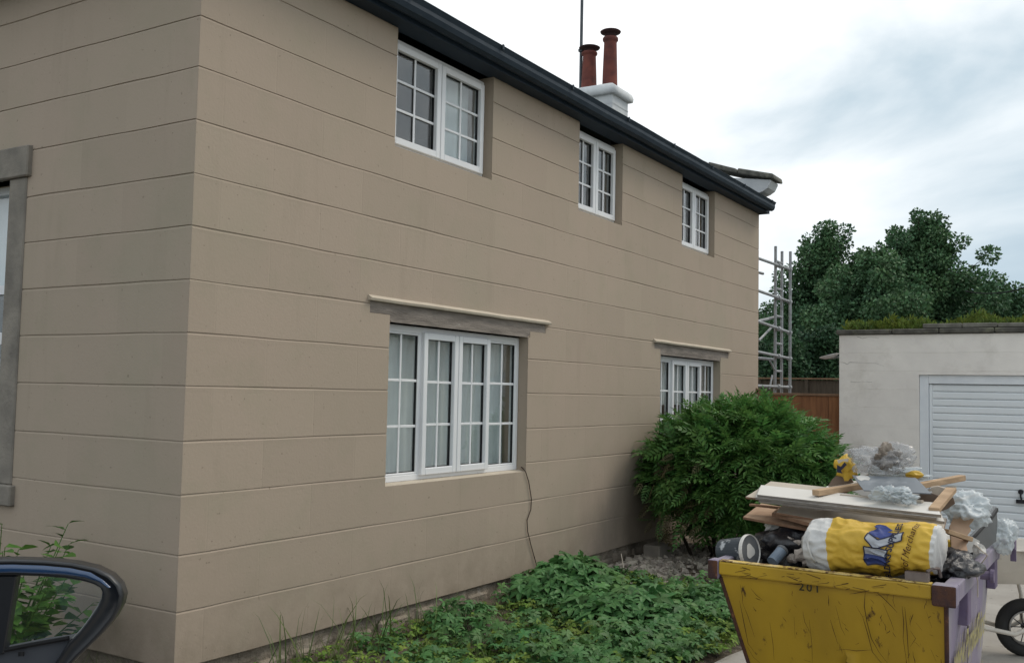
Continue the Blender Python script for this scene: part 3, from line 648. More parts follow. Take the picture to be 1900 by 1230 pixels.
tb(sc, 'brace', [(13.62, YS+.1, E0+1.03), (ux['B'], YS+.06, E0+1.27)], .022); tb(sc, 'brace', [xz(1408, 632, YS+.1), (ux['B'], YS+.1, PY(1450, 600, YS).z)], .018)
tb(sc, 'brace', [(13.62, YS+.45, E0+1.95), (ux['B'], YS+.30, E0+1.95)], .022); tb(sc, 'brace', [(13.62, YS+.5, E0+.62), (ux['B'], YS+.1, E0+.60)], .024)
tb(sc, 'brace', [xz(1429, 670), xz(1437, 686)], .014); tb(sc, 'brace', [xz(1433, 696), xz(1428, 722)], .014)
for dy in (1.3,):      # the far frame, mostly hidden by the house
    for x in (13.7, 15.1): tb(sc, 'upright', [(x, YS+dy, .02), (x, YS+dy, E0+.0)], .025)

f1 = empty('plank_fence'); tag(f1, 'orange-brown vertical plank fence between the house corner and the garage', 'fence')
XF = 13.42; n = 7; ys = [3.245+i*(4.372-3.245)/n for i in range(n+1)]
for a, b in zip(ys[:-1], ys[1:]):
    q = MB(); dx = rnd.uniform(-.004, .004); q.box((XF+dx, a+.002, .05), (XF+.018+dx, b-.002, E0+.045)); q.build('plank', 'fence1', f1, bevel=.002)
q = MB(); q.box((XF-.02, 3.245, E0+.046), (XF+.05, 4.36, E0+.078)); q.build('top_rail', 'fence1cap', f1, bevel=.004)
q = MB(); q.bar((XF-.03, 4.34, E0+.10), (XF-.03, 4.47, E0+.15), .04, .05); q.box((XF-.05, 4.30, .03), (XF-.001, 4.365, E0+.11)); q.build('end_post', 'fence1cap', f1)
q = MB(); q.box((XF+.02, 3.25, E0-.2), (XF+.06, 4.37, E0-.13)); q.box((XF+.02, 3.25, .4), (XF+.06, 4.37, .47)); q.build('back_rail', 'fence1', f1)
f2 = empty('boundary_fence'); tag(f2, 'dark weathered panel fence at the back of the garden under the trees', 'fence')
XB = 19.0
for i in range(26):
    y = 3.2+i*.152; q = MB(); q.box((XB, y, .05), (XB+.015, y+.150, E0+.36)); q.build('board', 'fence2', f2)
for i in range(5):
    y = 3.35+i*.92; q = MB(); q.box((XB-.035, y, .02), (XB-.001, y+.07, E0+.375)); q.build('post', 'fence2', f2)
q = MB(); q.box((XB-.045, 3.15, E0+.376), (XB+.03, 7.2, E0+.405)); q.build('top_rail', 'fence1cap', f2)

gar = empty('garage'); tag(gar, 'flat-roofed white painted block garage with a pale blue ribbed door', 'garage')
XG, GY0, GY1 = 13.30, -3.4, 3.235; GT = E0+.848
G3 = lambda u, z, d: (XG-d, u, z)
GD = (-.11, 2.254, -.02, E0+.338)
gw = backing('front_wall', G3, GY0, GY1, -.05, GT, [GD], -.004, -.2, 'garage', gar)
zs_ = [-.02+(GT+.02)*i/11 for i in range(12)]
wall_blocks(gw, G3, GY0, GY1, zs_, (.1, .33), .46, [GD], 'garage', gap=.0004, dep=.0038, side=.0005, lip=.003)
mb = MB(); mb.box((XG+.201, GY1-.2, -.05), (XG+5.4, GY1, GT)); mb.box((XG+.201, GY0, -.05), (XG+5.4, GY0+.2, GT)); mb.box((XG+5.4, GY0, -.05), (XG+5.6, GY1, GT)); mb.build('side_walls', 'garage', gar)
mb = MB(); mb.box((XG+.21, GY0+.02, GT+.001), (XG+5.58, GY1-.02, GT+.05)); gr = mb.build('roof', 'gcoping', gar)
y = GY1+.035
while y > GY0:
    L_ = rnd.uniform(.5, .75); q = MB(); q.box((XG-.035, y-L_+.006, GT+.002+rnd.uniform(0, .004)), (XG+.21, y, GT+.066+rnd.uniform(-.004, .006))); q.build('coping_stone', 'gcoping', gar, bevel=.012); y -= L_
y = 2.205
while y > GY0:
    L_ = rnd.uniform(.38, .48); q = MB(); q.box((XG-.01, y-L_+.008, GT+.074), (XG+.2, y, GT+.128+rnd.uniform(-.004, .004))); q.build('coping_slab', mat('pale_coping_slab', (.19, .185, .16), (.12, .115, .10), scale=9, rough=.95, bump=.5) if y > 2.2 else bpy.data.materials['pale_coping_slab'], gar, bevel=.008); y -= L_
mb = MB(); u0_, u1_, z0, z1 = GD
mb.box((XG+.03, u1_-.107, 0), (XG+.09, u1_-.003, z1)); mb.box((XG+.03, u0_+.003, 0), (XG+.09, u0_+.107, z1)); mb.box((XG+.03, u0_+.1075, z1-.112), (XG+.09, u1_-.1075, z1-.003)); gf = mb.build('door_frame', 'gframe', gar, bevel=.004)
mb = MB(); mb.box((XG+.075, u0_+.112, .02), (XG+.09, u1_-.112, z1-.118)); gd = mb.build('garage_door', 'gdoor', gar)
for dy in (0, 1):
    q = MB(); yy = u1_-.150 if dy == 0 else u0_+.112; q.box((XG+.050, yy, .02), (XG+.0745, yy+.038, z1-.118)); q.build('door_stile', 'gdoor', gd, bevel=.003)
nsl = 21; zt, zb = z1-.122, .03; ph = (zt-zb)/nsl
for i in range(nsl):
    z = zb+i*ph; q = MB(); ya, yb = u0_+.152, u1_-.152
    q.prism([(XG+.0745, ya, z+.004), (XG+.058, ya, z+.010), (XG+.055, ya, z+.022), (XG+.055, ya, z+ph-.014), (XG+.060, ya, z+ph-.004), (XG+.0745, ya, z+ph-.001)], (0, yb-ya, 0)); q.build('rib', 'gdoor', gd)
q = MB(); hy = 1.125; q.lathe([(.030, 0), (.030, .012), (.018, .016)], (XG+.052, hy, E0-1.05), (-1, 0, 0)); q.tube([(XG+.035, hy, E0-1.05), (XG+.02, hy, E0-1.10), (XG+.02, hy-.01, E0-1.15)], .011, 8); q.box((XG+.01, hy-.05, E0-1.185), (XG+.045, hy+.05, E0-1.14)); q.build('door_handle', 'dark_metal', gd)
# growth on the garage roof: feathery, yellow green
rr = np.random.RandomState(5); n = 9000
yy = rr.uniform(GY0+.1, GY1+.0, n); xx = XG+.22+np.abs(rr.normal(0, .45, n)); hh = .10+.17*np.array([mnoise.noise(Vector((y_*2.2, 0, 0)))+.6*mnoise.noise(Vector((y_*7, 4, 0))) for y_ in yy])
P = np.stack([xx, yy, GT+.05+rr.uniform(0, 1, n)*hh*1.3], 1); D = np.stack([rr.normal(0, .5, n), rr.normal(0, .6, n), np.abs(rr.normal(.9, .4, n))], 1)
T, TF = quad_leaf(.16); U = np.stack([rr.normal(0, 1, n), rr.normal(0, 1, n), rr.normal(.2, .5, n)], 1)
stuff(build_scatter('roof_growth', T, TF, P, D, U, rr.uniform(.05, .10, n), 'moss', gar))
def crack(pts):
    mb = MB(); pp_ = [PX(a, b, XG-.0012) for a, b in pts]; vs = []
    for i, p in enumerate(pp_): w = .0012*rnd.uniform(.4, 1.6); vs += [p+Vector((0, 0, w)), p-Vector((0, 0, w))]
    mb.add(vs, [(2*i, 2*i+1, 2*i+3, 2*i+2) for i in range(len(pp_)-1)]); return mb.build('crack', 'dark_metal', gw, recalc=False)
crack([(1560, 672), (1567, 673), (1572, 676), (1577, 672), (1600, 673), (1625, 674), (1640, 679)]); crack([(1578, 708), (1590, 709), (1602, 708), (1618, 709)]); crack([(1590, 624), (1600, 628), (1612, 625), (1630, 627)])
dish = empty('satellite_dish'); tag(dish, 'small white satellite dish on a bracket at the left side of the garage', 'satellite dish')
dc = PX(1540, 660, 13.9); mb = MB(); mb.lathe([(.001, 0), (.07, .008), (.13, .035), (.135, .045), (.07, .02), (.001, .012)], dc-Vector((0, 0, .04)), (.0, .25, 1.0), n=20, cap=False); mb.build('dish', 'pvc', dish, smooth=True)
mb = MB(); mb.tube([dc+Vector((0, -.0, -.04)), dc+Vector((0, -.10, -.02)), (dc.x, GY1+.001, dc.z+.02)], .012, 8); mb.box((dc.x-.05, GY1+.001, dc.z-.03), (dc.x+.05, GY1+.03, dc.z+.09)); mb.build('bracket', 'alu', dish)
# ================================================================ THE SKIP
SX0, SX1, SY0, SY1, SR = 4.80, 6.45, .69, 1.765, E0-.815      # rim: near/far, right/left, height
M['yellow'] = mat('scratched_yellow_paint', (.43, .27, .018), (.33, .205, .016), scale=3.5, rough=.5, spec=.35, bump=.5, bscale=5, stretch=(1, 1, .45),
                  c3=(.055, .022, .010), c3scale=13, c3pos=(.62, .69))
M['yellow_rim'] = mat('worn_yellow_rim', (.55, .38, .07), (.60, .46, .20), scale=14, rough=.6, bump=.5, c3=(.10, .045, .02), c3scale=24, c3pos=(.50, .60))
M['purple'] = mat('dusty_purple_paint', (.20, .170, .25), (.28, .26, .29), scale=3.5, rough=.7, bump=.3, stretch=(1, 1, .5), c3=(.42, .41, .40), c3scale=12, c3pos=(.62, .74))
M['purple_dark'] = mat('dark_purple_paint', (.13, .10, .17), (.17, .14, .20), scale=6, rough=.7, bump=.3, c3=(.12, .07, .06), c3scale=7, c3pos=(.62, .72))
M['rust'] = mat('rusty_corner', (.05, .028, .028), (.10, .045, .025), scale=16, rough=.9, bump=.6, c3=(.22, .10, .05), c3scale=12, c3pos=(.6, .68))
M['scratch'] = mat('rust_scratch', (.055, .024, .012), (.035, .016, .010), scale=20, rough=.9)
M['signpaint'] = mat('faded_yellow_lettering', (.40, .36, .15), (.30, .27, .13), scale=14, stretch=(1, 1, .25), rough=.8, c3=(.16, .14, .17), c3scale=30, c3pos=(.58, .66))
M['black_paint'] = mat('black_lettering', (.035, .028, .012), rough=.7)
skip = empty('builders_skip'); tag(skip, 'small yellow and purple builders skip heaped with rubbish on the driveway', 'skip')
ZB = .05; TAPX = .42; TAPY = .055     # the ends slope in strongly, the sides slightly
def sk(x, y, z):      # a point of the tapered shell: x, y are rim coordinates
    t = (SR-.085-z); t = max(t, 0)
    cx, cy = (SX0+SX1)/2, (SY0+SY1)/2
    return (x+(TAPX*t if x < cx else -TAPX*.85*t), y+(TAPY*t if y < cy else -.24*t if False else -.19*t), z)
zt_ = SR-.006
def panel(name, a, b, m, th, flip=None, nu=14, nz=12):
    """sheet between rim points a and b, top to bottom, gently dented, with thickness th"""
    vs = []; a = Vector(a); b = Vector(b); n = Vector((b.y-a.y, a.x-b.x, 0)).normalized()
    for side_ in (0, 1):
        for i in range(nu+1):
            for j in range(nz+1):
                p = a.lerp(b, i/nu); z = ZB+(SR-.03-ZB)*j/nz; q = Vector(sk(p.x, p.y, z)); dnt = (.014*mnoise.noise(q*2.3)+.006*mnoise.noise(q*7))*(1 if 0 < i < nu and 0 < j < nz else 0)
                vs.append(q+n*(dnt-(th if side_ else 0)))
    W_ = nz+1; off = (nu+1)*W_; fs = []
    for s_ in (0, off):
        fs += [(s_+i*W_+j, s_+(i+1)*W_+j, s_+(i+1)*W_+j+1, s_+i*W_+j+1) for i in range(nu) for j in range(nz)]
    fs += [(i*W_+nz, (i+1)*W_+nz, off+(i+1)*W_+nz, off+i*W_+nz) for i in range(nu)]
    return MB().add(vs, fs).build(name, m, skip, recalc=True, smooth=True)
e1 = panel('end_panel', (SX0+.02, SY1-.015, 0), (SX0+.02, SY0+.02, 0), 'yellow', .006)
e2 = panel('end_panel', (SX1-.02, SY0+.02, 0), (SX1-.02, SY1-.015, 0), 'yellow', .006)
s1 = panel('side_panel', (SX0+.026, SY0+.015, 0), (SX1-.026, SY0+.015, 0), 'purple', .006)
s2 = panel('side_panel', (SX1-.026, SY1-.012, 0), (SX0+.026, SY1-.012, 0), 'purple', .006)
b0, b1, b2, b3 = sk(SX0+.03, SY0+.03, ZB+.01), sk(SX1-.03, SY0+.03, ZB+.01), sk(SX1-.03, SY1-.03, ZB+.01), sk(SX0+.03, SY1-.03, ZB+.01)
MB().slab([b0, b1, b2, b3], .01).build('floor_plate', 'purple_dark', skip)
for y in (b0[1]+.1, b2[1]-.1): MB().box((b0[0]+.05, y-.04, 0.007), (b1[0]-.05, y+.04, ZB)).build('skid', 'purple_dark', skip)
# rolled rims
q = MB(); q.box((SX0-.005, SY0+.075, SR-.064), (SX0+.045, SY1-.011, SR)); r1 = q.build('end_rim', ['yellow'], skip, bevel=.008, segs=2)
q = MB(); q.box((SX0-.003, SY0+.076, SR+.0015), (SX0+.045, SY1-.012, SR+.006)); q.build('rim_edge', 'yellow_rim', r1)
q = MB(); q.box((SX1-.045, SY0+.075, SR-.078), (SX1+.005, SY1-.011, SR)); q.build('end_rim', 'yellow', skip, bevel=.008)
q = MB(); q.box((SX0+.07, SY0-.030, SR-.075), (SX1-.02, SY0+.035, SR+.004)); q.build('side_rim', 'purple', skip, bevel=.006, segs=2)
q = MB(); q.box((SX0+.07, SY1-.030, SR-.075), (SX1-.02, SY1+.025, SR+.004)); q.build('side_rim', 'purple', skip, bevel=.006, segs=2)
for y0, y1 in ((SY0-.030, SY0+.0745), (SY1-.010, SY1+.045)):
    q = MB(); q.box((SX0-.012, y0, SR-.09), (SX0+.0695, y1, SR+.006)); q.build('corner_block', ['rust', 'purple'], skip, bevel=.010, segs=2)
    c_ = [c for c in skip.children if c.name.startswith('corner_block')][-1]
    for p_ in c_.data.polygons: p_.material_index = 1 if p_.normal.z > .7 or p_.normal.y < -.7 else 0
q = MB(); q.box((SX1-.055, SY0-.034, SR-.09), (SX1+.01, SY0+.06, SR+.006)); q.build('corner_block', 'purple', skip, bevel=.01)
# brackets, lifting lugs on the near long side
for x in (5.17, 6.28):
    q = MB(); q.box((x, SY0-.027, SR-.235), (x+.11, SY0+.02, SR-.0755)); q.build('side_bracket', 'purple_dark', skip, bevel=.004)
for x in (5.62,):
    q = MB(); q.tube([(x, SY0-.028, SR-.060), (x, SY0-.080, SR-.060)], .022, 12); q.tube([(x, SY0-.075, SR-.060), (x, SY0-.092, SR-.060)], .034, 14); q.build('lifting_lug', 'purple_dark', skip)
q = MB(); q.box((6.38, SY0-.12, SR-.02), (6.46, SY0-.036, SR+.03)); q.box((6.43, SY0-.12, SR-.09), (6.455, SY0-.09, SR-.021)); q.build('lug_bracket', 'purple_dark', skip)
q = MB(); q.box((SX0+.015, SY0+.09, SR+.007), (SX0+.06, SY0+.19, SR+.045)); q.tube([(SX0+.04, SY0+.10, SR+.05), (SX0+.06, SY0+.08, SR+.065), (SX0+.10, SY0+.06, SR+.06), (SX0+.12, SY0+.055, SR+.02)], .008, 6); q.build('latch', mat('pale_worn_metal', (.24, .21, .19), (.13, .10, .09), rough=.7), skip)
# corner seams, dark rusty
for (x, y) in ((SX0+.018, SY1-.013), (SX0+.018, SY0+.017)):
    q = MB(); q.tube([sk(x, y, ZB), sk(x, y, .5), sk(x, y, SR-.08)], .010, 6); q.build('corner_seam', 'rust', skip)
# scratches that have gone through the paint of the end panel
def on_end(px_, py_):
    z = PX(px_, py_, SX0+.02).z
    for _ in range(4):
        x = SX0+.02+TAPX*max(0, SR-.085-z); p = PX(px_, py_, x-.001); z = p.z
    return p
def stroke(mb, pts, w):
    pts = [Vector(p) for p in pts]; vs = []
    for i, p in enumerate(pts):
        d = (pts[min(i+1, len(pts)-1)]-pts[max(i-1, 0)]).normalized(); nrm = Vector((-1, 0, -TAPX)).normalized(); s_ = d.cross(nrm).normalized()
        ww = w*(.3 if i in (0, len(pts)-1) else rnd.uniform(.5, 1.3)); c = p+nrm*.0165
        vs += [c+s_*ww/2, c-s_*ww/2]
    mb.add(vs, [(2*i, 2*i+1, 2*i+3, 2*i+2) for i in range(len(pts)-1)])
mb = MB()
long_ = [[(1607, 1090), (1605, 1120), (1610, 1150), (1618, 1180), (1632, 1205), (1650, 1228)], [(1590, 1120), (1602, 1140), (1611, 1170), (1620, 1205), (1640, 1229)],
         [(1605, 1092), (1622, 1090), (1640, 1105), (1655, 1120), (1666, 1132)], [(1675, 1120), (1678, 1150), (1677, 1180), (1684, 1229)], [(1680, 1122), (1684, 1165), (1688, 1229)],
         [(1553, 1202), (1570, 1200), (1590, 1203), (1620, 1201)], [(1375, 1080), (1380, 1105), (1379, 1115)], [(1380, 1115), (1390, 1140), (1402, 1178)], [(1395, 1088), (1405, 1100), (1420, 1112)],
         [(1374, 1110), (1382, 1150), (1390, 1190), (1405, 1210)], [(1388, 1195), (1400, 1215), (1415, 1228)], [(1542, 1145), (1548, 1165), (1556, 1190)], [(1491, 1130), (1495, 1150), (1505, 1170)],
         [(1503, 1145), (1508, 1190), (1509, 1228)], [(1640, 1115), (1655, 1150), (1660, 1165)], [(1700, 1150), (1712, 1165)], [(1570, 1175), (1562, 1160), (1552, 1120)], [(1475, 1140), (1477, 1180)],
         [(1660, 1095), (1658, 1110), (1662, 1122)], [(1690, 1165), (1700, 1180), (1690, 1195)], [(1720, 1130), (1730, 1160)], [(1728, 1200), (1738, 1222)], [(1430, 1150), (1436, 1190), (1438, 1220)]]
for l in long_: stroke(mb, [on_end(*p) for p in l], .0030)
for i in range(50):
    a = rnd.choice([1375, 1392, 1480, 1560, 1640, 1680, 1700, 1735, 1610, 1735])+rnd.gauss(0, 16); b_ = rnd.uniform(1085, 1222)
    if not 1368+(b_-1085)*.25 < a < 1748: continue
    dx, dy = rnd.gauss(2, 5), rnd.choice([rnd.uniform(3, 10), rnd.uniform(8, 24)]); pts = [on_end(a+dx*t+rnd.gauss(0, .8), min(b_+dy*t, 1232)) for t in (0, .35, .7, 1)]
    stroke(mb, pts, rnd.uniform(.0012, .0036))
stuff(mb.build('scratches', 'scratch', skip, recalc=False))
mb = MB()
for i in range(38):     # chips and scrapes along the rolled rim
    y = rnd.uniform(SY0+.1, SY1-.08); z = SR-rnd.uniform(.012, .068); l_ = rnd.uniform(.01, .07); s_ = rnd.uniform(-.35, .35); w = rnd.uniform(.0012, .004)
    mb.add([(SX0-.0062, y, z), (SX0-.0062, y+l_, z+l_*s_), (SX0-.0062, y+l_, z+l_*s_+w*.5), (SX0-.0062, y, z+w)], [(0, 1, 2, 3)])
stuff(mb.build('rim_scratches', 'scratch', skip, recalc=False))
def text_mesh(txt, size, shear=0, spacing=1.0, bold=0):
    cu = bpy.data.curves.new('lettering', 'FONT'); cu.body = txt; cu.size = size; cu.shear = shear; cu.space_character = spacing; cu.offset = bold; cu.resolution_u = 3
    o = bpy.data.objects.new('tmp', cu); col.objects.link(o); dg = bpy.context.evaluated_depsgraph_get(); me = bpy.data.meshes.new_from_object(o.evaluated_get(dg))
    bpy.data.objects.remove(o); bpy.data.curves.remove(cu); return me
def map_text(me, fn, name, m, parent, sub=0):
    if sub:
        bm = bmesh.new(); bm.from_mesh(me); bmesh.ops.triangulate(bm, faces=bm.faces)
        for k_ in range(sub): bmesh.ops.subdivide_edges(bm, edges=[e for e in bm.edges if e.calc_length() > .012], cuts=1)
        bmesh.ops.triangulate(bm, faces=bm.faces); bm.to_mesh(me); bm.free()
    for v in me.vertices: v.co = fn(v.co.x, v.co.y)
    me.materials.clear(); me.materials.append(M[m] if isinstance(m, str) else m); me.name = name
    return link(bpy.data.objects.new(name, me), parent)
tm = text_mesh('201', .055, spacing=1.35, bold=.0012); cen = on_end(1484, 1093)
def f201(x, y):
    z = cen.z+y; return Vector((SX0+.02+TAPX*max(0, SR-.085-z)-.019, cen.y-x, z))
map_text(tm, f201, 'stencilled_number', 'black_paint', skip)
def side_pt(x, z): return Vector(sk(x, SY0+.015, z))+Vector((0, -.0165, 0))
def rowtext(txt, xa, z0, h, sx):
    tm = text_mesh(txt, h*1.35, bold=.004, spacing=1.02)
    def f(x, y):
        X_ = xa+x*sx; yy = y*1.0+.012*mnoise.noise(Vector((X_*38, 0, 0)))*(1 if y < .05 else .6)
        p = side_pt(X_, z0+yy); p.x = X_; return p
    map_text(tm, f, 'painted_lettering', 'signpaint', skip, sub=2)
rowtext('www.PurpleSkips', 5.03, .43, .165, .70)
mb = MB()
for i in range(90):       # dribbles of the painted lettering
    x = rnd.uniform(5.08, 6.25); z = .43+rnd.uniform(-.055, .12); h = rnd.uniform(.02, .075); p, q_ = side_pt(x, z), side_pt(x, z+h); p.x = q_.x = x; w = rnd.uniform(.004, .008)
    mb.add([p, p+Vector((w, 0, 0)), q_+Vector((w, 0, 0)), q_], [(0, 1, 2, 3)])
for i in range(60):       # a second painted row, worn to streaks
    x = rnd.uniform(5.45, 6.15); z = .14+rnd.uniform(0, .06); h = rnd.uniform(.05, .13); p, q_ = side_pt(x, max(z, .06)), side_pt(x, z+h); p.x = q_.x = x; w = rnd.uniform(.004, .012)
    mb.add([p, p+Vector((w, 0, 0)), q_+Vector((w, 0, 0)), q_], [(0, 1, 2, 3)])
stuff(mb.build('paint_dribbles', 'signpaint', skip, recalc=False))

# ================================================================ WHAT LIES IN THE SKIP
M['whiteboard'] = mat('white_faced_board', (.66, .64, .60), (.58, .56, .52), scale=2, rough=.6, c3=(.45, .42, .38), c3scale=5, c3pos=(.62, .75))
M['boardedge'] = mat('grey_board_edge', (.25, .225, .20), (.17, .15, .135), scale=20, stretch=(1, 1, 6), rough=.9)
M['cream'] = mat('cream_board', (.52, .46, .38), (.46, .40, .33), scale=2, rough=.7, c3=(.34, .29, .24), c3scale=4, c3pos=(.6, .72))
M['chip'] = mat('chipboard', (.40, .27, .18), (.33, .215, .14), scale=18, rough=.9)
M['pinkchip'] = mat('pink_chipboard', (.52, .36, .25), (.46, .31, .21), scale=14, rough=.9)
M['chip_edge'] = mat('chipboard_edge', (.27, .16, .10), (.20, .115, .075), scale=30, rough=.95)
M['timber'] = mat('pine_timber', (.46, .32, .20), (.34, .23, .14), scale=5, stretch=(2, 2, 9), rough=.8, bump=.2)
M['greyboard'] = mat('blue_grey_sheet', (.155, .175, .195), (.125, .142, .16), scale=3, rough=.45, spec=.4, c3=(.24, .26, .28), c3scale=5, c3pos=(.6, .75))
M['dkboard'] = mat('dark_grey_panel', (.085, .095, .10), (.055, .06, .065), scale=3, rough=.35, spec=.5)
M['brownboard'] = mat('brown_cardboard', (.21, .155, .115), (.15, .11, .085), scale=3, rough=.95)
M['sack'] = mat('woven_white_sack', (.60, .59, .57), (.50, .50, .49), scale=5, rough=.55, spec=.4, bump=.5, bscale=16, bdist=.012)
M['sack_y'] = mat('yellow_printed_sack', (.62, .40, .045), (.52, .33, .04), scale=4, rough=.5, spec=.4, bump=.5, bscale=16, bdist=.012)
M['print_blue'] = mat('blue_print', (.035, .055, .20), (.03, .045, .15), scale=6, rough=.55)
M['print_white'] = mat('white_print', (.42, .44, .47), (.34, .36, .40), scale=6, rough=.55)
M['print_line'] = mat('dark_blue_outline', (.020, .022, .05), rough=.6)
M['film'] = glass_mat('crumpled_clear_film', tint=(.95, .96, .97), rough=.35, body=((.52, .52, .53), .26), gain=.35)
M['film_w'] = glass_mat('milky_film', tint=(.9, .93, .93), rough=.3, body=((.66, .70, .72), .60), gain=.30)
M['black_bag'] = mat('black_bin_bag', (.012, .012, .015), (.02, .02, .024), scale=5, rough=.3, spec=.6, bump=.8, bscale=10, bdist=.03)
M['paper'] = mat('crumpled_brown_paper', (.09, .07, .055), (.34, .29, .24), scale=14, rough=.95)
M['tub'] = mat('dark_tub_plastic', (.045, .055, .065), (.06, .07, .08), scale=8, rough=.45, c3=(.45, .47, .48), c3scale=9, c3pos=(.56, .62))
M['tub_lid'] = mat('tub_lid', (.10, .105, .11), (.15, .155, .16), scale=12, rough=.6, c3=(.35, .35, .34), c3scale=8, c3pos=(.6, .68))
M['tube_b'] = mat('blue_grey_tube', (.13, .17, .22), (.18, .22, .27), scale=14, rough=.5, c3=(.40, .42, .44), c3scale=16, c3pos=(.58, .66))
M['green'] = mat('green_plastic', (.06, .27, .15), (.05, .22, .12), scale=4, rough=.5)
IN = 'rubbish heaped in the skip'
def piece(name, label, cat, mb, m, **k_):
    o = mb.build(name, m, None, **k_); tag(o, label, cat); return o
def board(name, label, cat, quad, t, top, edge):
    quad = [Vector(v) if v else None for v in quad]; quad[2] = quad[1]+quad[3]-quad[0]
    mb = MB(); mb.slab(quad, t); o = mb.build(name, [top, edge], None, bevel=.0012)
    qn = (Vector(quad[1])-Vector(quad[0])).cross(Vector(quad[3])-Vector(quad[0])).normalized()
    for p_ in o.data.polygons: p_.material_index = 0 if abs(p_.normal.dot(qn)) > .8 else 1
    if label: tag(o, label, cat)
    return o
def P(x, y, z): return Vector((x, y, E0+z))
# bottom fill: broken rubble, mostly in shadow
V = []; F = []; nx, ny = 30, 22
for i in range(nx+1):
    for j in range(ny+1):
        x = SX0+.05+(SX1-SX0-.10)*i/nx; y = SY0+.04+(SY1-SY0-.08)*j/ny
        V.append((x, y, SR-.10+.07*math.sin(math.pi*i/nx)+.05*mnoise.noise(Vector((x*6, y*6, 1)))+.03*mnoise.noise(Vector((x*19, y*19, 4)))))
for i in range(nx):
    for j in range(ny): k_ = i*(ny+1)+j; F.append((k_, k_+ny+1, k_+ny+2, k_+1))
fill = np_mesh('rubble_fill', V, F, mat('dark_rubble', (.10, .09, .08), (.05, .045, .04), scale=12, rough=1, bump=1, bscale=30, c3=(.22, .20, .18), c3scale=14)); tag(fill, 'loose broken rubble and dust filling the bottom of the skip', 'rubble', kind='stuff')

# white board stack across the skip (three boards, each a thing)
A_, B_ = PX(1401.5, 917, 5.22), PX(1737.5, 954, 4.98); C_, D_ = PX(1736, 934, 5.16), PX(1408.5, 899, 5.46)
up_ = Vector((0, 0, 1))
for i, lb in enumerate(('topmost long white board of the stack laid across the skip', 'middle white board of the stack, just below the topmost one', 'lowest white board of the stack lying across the skip')):
    o_ = -.0145*i; sh = Vector((.0, (-.02, .0, -.035)[i], 0))
    board('white_board', lb, 'board', [A_+up_*o_+sh*.5, B_+up_*o_+sh, C_+up_*o_+sh, D_+up_*o_+sh*.5], .0135, 'whiteboard', 'boardedge')['group'] = 'white boards stacked across the skip'
E_ = PX(1430, 892.5, 5.56); F_ = PX(1530, 912, 5.40)
board('cream_board', 'cream board poking out behind the white stack at its left end', 'board', [PX(1383, 918, 5.35)-up_*.01, PX(1530, 935, 5.25)-up_*.01, PX(1560, 905, 5.62), E_], .012, 'cream', 'chip_edge')
board('cream_board', 'wide cream sheet under the white stack, reaching the right rim', 'board', [PX(1440, 950, 5.26), PX(1745, 1004, 5.10), 0, PX(1470, 915, 5.66)], .012, 'cream', 'chip_edge')
board('chipboard_sheet', 'beige chipboard sheet sticking out left under the cream boards', 'board', [PX(1378.5, 958.5, 5.42), PX(1500, 981, 5.22), PX(1560, 950, 5.6), PX(1412, 933, 5.75)], .014, 'chip', 'chip_edge')
board('pink_plank', 'short pinkish plank lying on the chipboard sheet', 'plank', [PX(1432, 951, 5.33), PX(1508, 971, 5.15), PX(1530, 958, 5.3), PX(1445, 941, 5.47)], .020, 'pinkchip', 'chip_edge')
# broken chipboard at the right rim
pts = [(1766, 1020), (1796, 1024), (1793, 1010), (1799, 1001), (1795, 992), (1802, 983), (1798, 975), (1803, 968), (1808, 962), (1770, 957), (1762, 975)]
mb = MB(); o2 = [PX(a, b, 5.30+(1024-b)*.004) for a, b in pts]; mb.prism(o2, (.02, .006, -.010)); piece('broken_chipboard', 'pale broken chipboard with a splintered edge beside the printed sack', 'board', mb, 'pinkchip')
# timber battens
def batten(label, a, b, w, h, mt='timber', roll=(0, 0, 1)):
    return piece('timber_batten', label, 'batten', MB().bar(a, b, w, h, upv=roll), mt, bevel=.002)
batten('short pine batten end resting on the white boards', PX(1513, 914, 5.22), PX(1615, 899, 5.62), .045, .030)
batten('pine batten jutting out over the back right of the heap', PX(1695, 903, 5.55), PX(1786, 886, 5.95), .040, .030)
batten('short upright moulded batten leaning on the right end of the white boards', PX(1733, 946, 5.05), PX(1765, 908, 5.42), .050, .022)
batten('thin pale splintered lath below the jutting batten', PX(1700, 912, 5.6), PX(1772, 903, 5.9), .022, .010, 'cream')
# brown card and splintered ply
pts = [(1698, 918), (1725, 913), (1742, 920), (1752, 930), (1745, 945), (1737, 948), (1700, 938)]
mb = MB(); mb.prism([PX(a, b, 5.30) for a, b in pts], (.012, 0, 0)); piece('cardboard_piece', 'curved brown cardboard behind the clear film and the leaning batten', 'cardboard', mb, 'brownboard')
pts = [(1727, 904), (1740, 902), (1765, 909), (1757, 922), (1750, 925), (1744, 920), (1735, 918), (1729, 913)]
mb = MB(); mb.prism([PX(a, b, 5.42) for a, b in pts], (.008, 0, .004)); piece('torn_plywood', 'torn pale plywood with ragged edge above the cardboard', 'plywood', mb, 'cream')
pts = [(1768, 922), (1772, 934), (1758, 944), (1742, 950), (1750, 935)]
mb = MB(); mb.prism([PX(a, b, 5.46) for a, b in pts], (.01, 0, 0)); piece('board_offcut', 'dark brown offcut beside the leaning batten', 'offcut', mb, 'brownboard')
